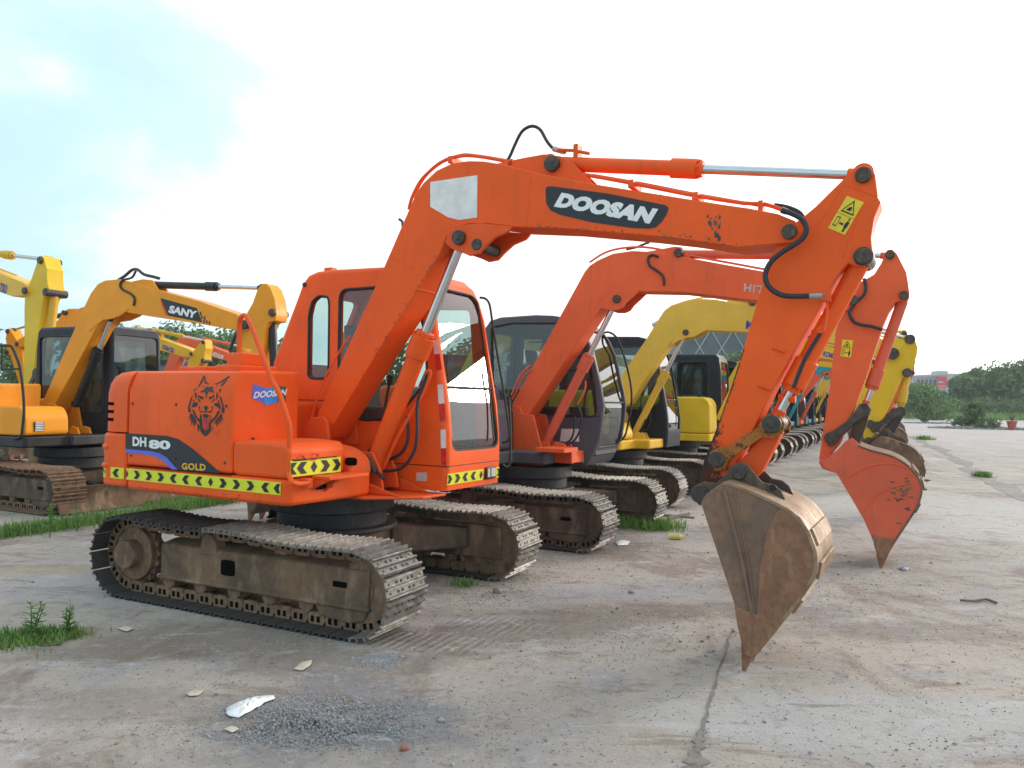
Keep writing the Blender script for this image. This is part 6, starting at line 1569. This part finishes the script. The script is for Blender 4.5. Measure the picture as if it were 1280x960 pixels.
# ------------------------------------------------------------------ buildings
M['wallpale'] = plain('pale_render', (.50, .49, .47), .8, sc_=.5)
M['wallgrey'] = plain('grey_render', (.40, .40, .41), .8, sc_=.5)
M['winb'] = plain('dark_window', (.10, .13, .15), .15)
M['redsign'] = plain('red_sign', (.55, .03, .05), .5)
a = at_depth(1143, 500, 195); c = at_depth(1172, 500, 195); e = at_depth(1204, 500, 190)
r = empty('office_building', (a.x, a.y, 0), 0, 'pale flat-roofed building with a red sign beyond the trees', 'building')
b = B(); b.box(0, c.x-a.x, 0, 12, 0, 9.2); b.box(-.2, c.x-a.x+.2, -.2, 12, 9.2, 9.6); b.obj('wall', M['wallgrey'], r, .02)
b = B(); b.box(c.x-a.x, e.x-a.x, -4, 12, 0, 9.6); b.box(c.x-a.x-.2, e.x-a.x+.3, -4.3, 12, 9.6, 10.1); b.box(c.x-a.x+.5, c.x-a.x+2.6, 0, 4, 10.1, 10.9); b.obj('wall', M['wallpale'], r, .02)
for fl in range(3):
    for k in range(5):
        b = B(); x = .6+k*1.05; b.box(x, x+.7, -.06, .02, 1.6+fl*2.8, 3.0+fl*2.8); b.obj('window', M['winb'], r, smooth=False)
for fl in range(2):
    for k in range(2):
        b = B(); x = c.x-a.x+3.0+k*1.7; b.box(x, x+1.0, -4.06, -3.98, 2+fl*3, 3.4+fl*3); b.obj('window', M['winb'], r, smooth=False)
b = B(); s0 = at_depth(1171.5, 484.5, 190.5); s1 = at_depth(1183.5, 471, 190.5); b.box(s0.x-a.x, s1.x-a.x, -4.6, -4.35, s0.z, s1.z); sg_ = b.obj('sign', M['redsign'], r, .02)
b = B(); w_ = s1.x-s0.x
b.box(s0.x-a.x+.2, s1.x-a.x-.2, -4.62, -4.6, s0.z+.35, s0.z+.5); b.box(s0.x-a.x+.2, s1.x-a.x-.9, -4.62, -4.6, s0.z+1.2, s0.z+1.5); b.obj('sign_lettering', M['wallpale'], sg_, smooth=False)
# hall clad in dark panels with a pale diamond lattice
M['hall'] = plain('dark_green_cladding', (.075, .105, .11), .5, sc_=.6, var=.2)
M['lattice'] = plain('pale_lattice_steel', (.34, .38, .39), .5)
xa, xb = at_depth(846, 500, 80).x, at_depth(990, 500, 80).x; zt_ = at_depth(880, 392, 80).z
r = empty('hall_building', (xa, 80, 0), 0, 'dark hall clad in a pale diamond lattice behind the yellow booms', 'building')
b = B(); b.box(0, xb-xa, 0, 14, 0, zt_); b.obj('wall', M['hall'], r, .05)
b = B(); W_ = xb-xa; stp = 2.3
k = -8
while k*stp < W_+10:
    for sgn in (1, -1):
        p0 = [k*stp, 0]; p1 = [k*stp+sgn*zt_*.62, zt_]
        # clip to facade
        pts = []
        for t in [i/40 for i in range(41)]:
            x = p0[0]+(p1[0]-p0[0])*t; z = zt_*t
            if 0 <= x <= W_: pts.append((x, -.06, z))
        if len(pts) > 2: b.tube([pts[0], pts[-1]], .06, 5)
    k += 1
b.obj('lattice', M['lattice'], r, smooth=False)
b = B(); b.box(-.2, W_+.2, -.2, 14, zt_, zt_+.3); b.obj('roof_edge', M['lattice'], r)
# tree belt along the far left and behind, closing the yard
for i, (x, y, h, cr) in enumerate([(-62, 60, 8, 5), (-50, 66, 9, 5.5), (-38, 72, 8, 5), (-27, 78, 9, 5.5), (-15, 82, 8, 5), (-4, 86, 8.5, 5), (-72, 44, 8, 5), (-78, 28, 9, 5)]):
    tree('broadleaf_tree', x, y, h, cr, ['', '', '', '', '', '', '', ''][i] or 'distant tree in the belt behind the parked machines', mat='leaf3' if i % 2 else 'leaf', ls=.42, n=2200, base=.1, clumps=20, group='distant trees hidden behind the machines')
# ------------------------------------------------------------------ thin summer haze
def haze(density):
    b = B(); b.box(-150, 150, -12, 260, -1, 16); o = b.obj('haze', None, smooth=False); tag(o, 'thin pale summer haze over the whole yard', 'haze', kind='stuff')
    m = bpy.data.materials.new('haze'); m.use_nodes = True; t = m.node_tree; t.nodes.clear()
    v = t.nodes.new('ShaderNodeVolumePrincipled'); v.inputs['Color'].default_value = (.93, .95, 1, 1); v.inputs['Density'].default_value = density
    ou = t.nodes.new('ShaderNodeOutputMaterial'); t.links.new(v.outputs[0], ou.inputs['Volume']); o.data.materials.append(m)
haze(.0007)
# ------------------------------------------------------------------ camera, sky, sun
w = bpy.data.worlds.new('World'); sc.world = w; w.use_nodes = True
nt = w.node_tree; nt.nodes.clear()
out = nt.nodes.new('ShaderNodeOutputWorld')
SUN_EL, SUN_AZ = radians(14), radians(58)      # azimuth clockwise from +Y (towards +X)
sky = nt.nodes.new('ShaderNodeTexSky'); sky.sky_type = 'NISHITA'; sky.sun_disc = False
sky.sun_elevation = SUN_EL; sky.sun_rotation = SUN_AZ; sky.air_density = 1.0; sky.dust_density = 1.5; sky.ozone_density = 1.0
bg1 = nt.nodes.new('ShaderNodeBackground'); bg1.inputs[1].default_value = .15; nt.links.new(sky.outputs[0], bg1.inputs[0])
bg2 = nt.nodes.new('ShaderNodeBackground'); bg2.inputs[1].default_value = 1.0
tc = nt.nodes.new('ShaderNodeTexCoord')
mp = nt.nodes.new('ShaderNodeMapping'); mp.inputs['Scale'].default_value = (1, 1, 2.6); nt.links.new(tc.outputs['Generated'], mp.inputs[0])
no = nt.nodes.new('ShaderNodeTexNoise'); no.inputs['Scale'].default_value = 2.1; no.inputs['Detail'].default_value = 9; no.inputs['Roughness'].default_value = .55; no.inputs['Distortion'].default_value = .35
nt.links.new(mp.outputs[0], no.inputs['Vector'])
# cloud cover thickens towards the sun
dt = nt.nodes.new('ShaderNodeVectorMath'); dt.operation = 'DOT_PRODUCT'; dt.inputs[1].default_value = (sin(SUN_AZ)*cos(SUN_EL), cos(SUN_AZ)*cos(SUN_EL), sin(SUN_EL))
nt.links.new(tc.outputs['Generated'], dt.inputs[0])
def mr(src, a, b_, lo, hi):
    n = nt.nodes.new('ShaderNodeMapRange'); n.interpolation_type = 'SMOOTHSTEP'; nt.links.new(src, n.inputs[0])
    for i, v in enumerate((a, b_, lo, hi)): n.inputs[i+1].default_value = v
    return n.outputs[0]
def mm(op, a, b_):
    n = nt.nodes.new('ShaderNodeMath'); n.operation = op
    for i, v in enumerate((a, b_)):
        if isinstance(v, (int, float)): n.inputs[i].default_value = v
        else: nt.links.new(v, n.inputs[i])
    return n.outputs[0]
cov = mm('ADD', no.outputs[0], mr(dt.outputs['Value'], -.2, .75, -.06, .30))
mask = mr(cov, .34, .58, .86, 1.0)
glow = mr(dt.outputs['Value'], .55, 1.0, 1.0, 1.9)
cc_ = nt.nodes.new('ShaderNodeMix'); cc_.data_type = 'RGBA'; cc_.inputs[6].default_value = (.57, .80, .90, 1); cc_.inputs[7].default_value = (1.0, .965, .93, 1)
nt.links.new(mm('MAXIMUM', mr(dt.outputs['Value'], .12, .66, 0, 1), mr(cov, .46, .70, 0, .95)), cc_.inputs[0]); nt.links.new(cc_.outputs[2], bg2.inputs[0]); nt.links.new(mm('MULTIPLY', glow, mr(dt.outputs['Value'], -.3, .5, 1.0, 1.1)), bg2.inputs[1])
ms = nt.nodes.new('ShaderNodeMixShader'); nt.links.new(mask, ms.inputs[0]); nt.links.new(bg1.outputs[0], ms.inputs[1]); nt.links.new(bg2.outputs[0], ms.inputs[2])
nt.links.new(ms.outputs[0], out.inputs[0])

sd = bpy.data.lights.new('sun', 'SUN'); sd.energy = 1.5; sd.angle = radians(10); sd.color = (1, .90, .76)
so = bpy.data.objects.new('sun', sd); C.objects.link(so)
D = Vector((sin(SUN_AZ)*cos(SUN_EL), cos(SUN_AZ)*cos(SUN_EL), sin(SUN_EL)))
so.rotation_euler = D.to_track_quat('Z', 'Y').to_euler()

cam = bpy.data.cameras.new('camera'); co = bpy.data.objects.new('camera', cam); C.objects.link(co); sc.camera = co
cam.sensor_fit = 'HORIZONTAL'; cam.sensor_width = 36; cam.lens = FOC/1280*36; cam.clip_start = .05; cam.clip_end = 3000
fw = Vector((0, cos(PIT), sin(PIT))); rt = Vector((1, 0, 0)); upv = rt.cross(fw)
c_, s_ = cos(ROLL), sin(ROLL)
# image horizon falls to the right: camera right axis tips up
r2 = rt*c_ + upv*s_; u2 = upv*c_ - rt*s_
Mx = Matrix((( r2.x, u2.x, -fw.x, 0), (r2.y, u2.y, -fw.y, 0), (r2.z, u2.z, -fw.z, CAMH), (0, 0, 0, 1)))
co.matrix_world = Mx
vs = sc.view_settings; vs.view_transform = 'Standard'; vs.look = 'None'; vs.exposure = .30; vs.gamma = 1
sc.render.engine = 'CYCLES'
sc.cycles.max_bounces = 8; sc.cycles.transparent_max_bounces = 16
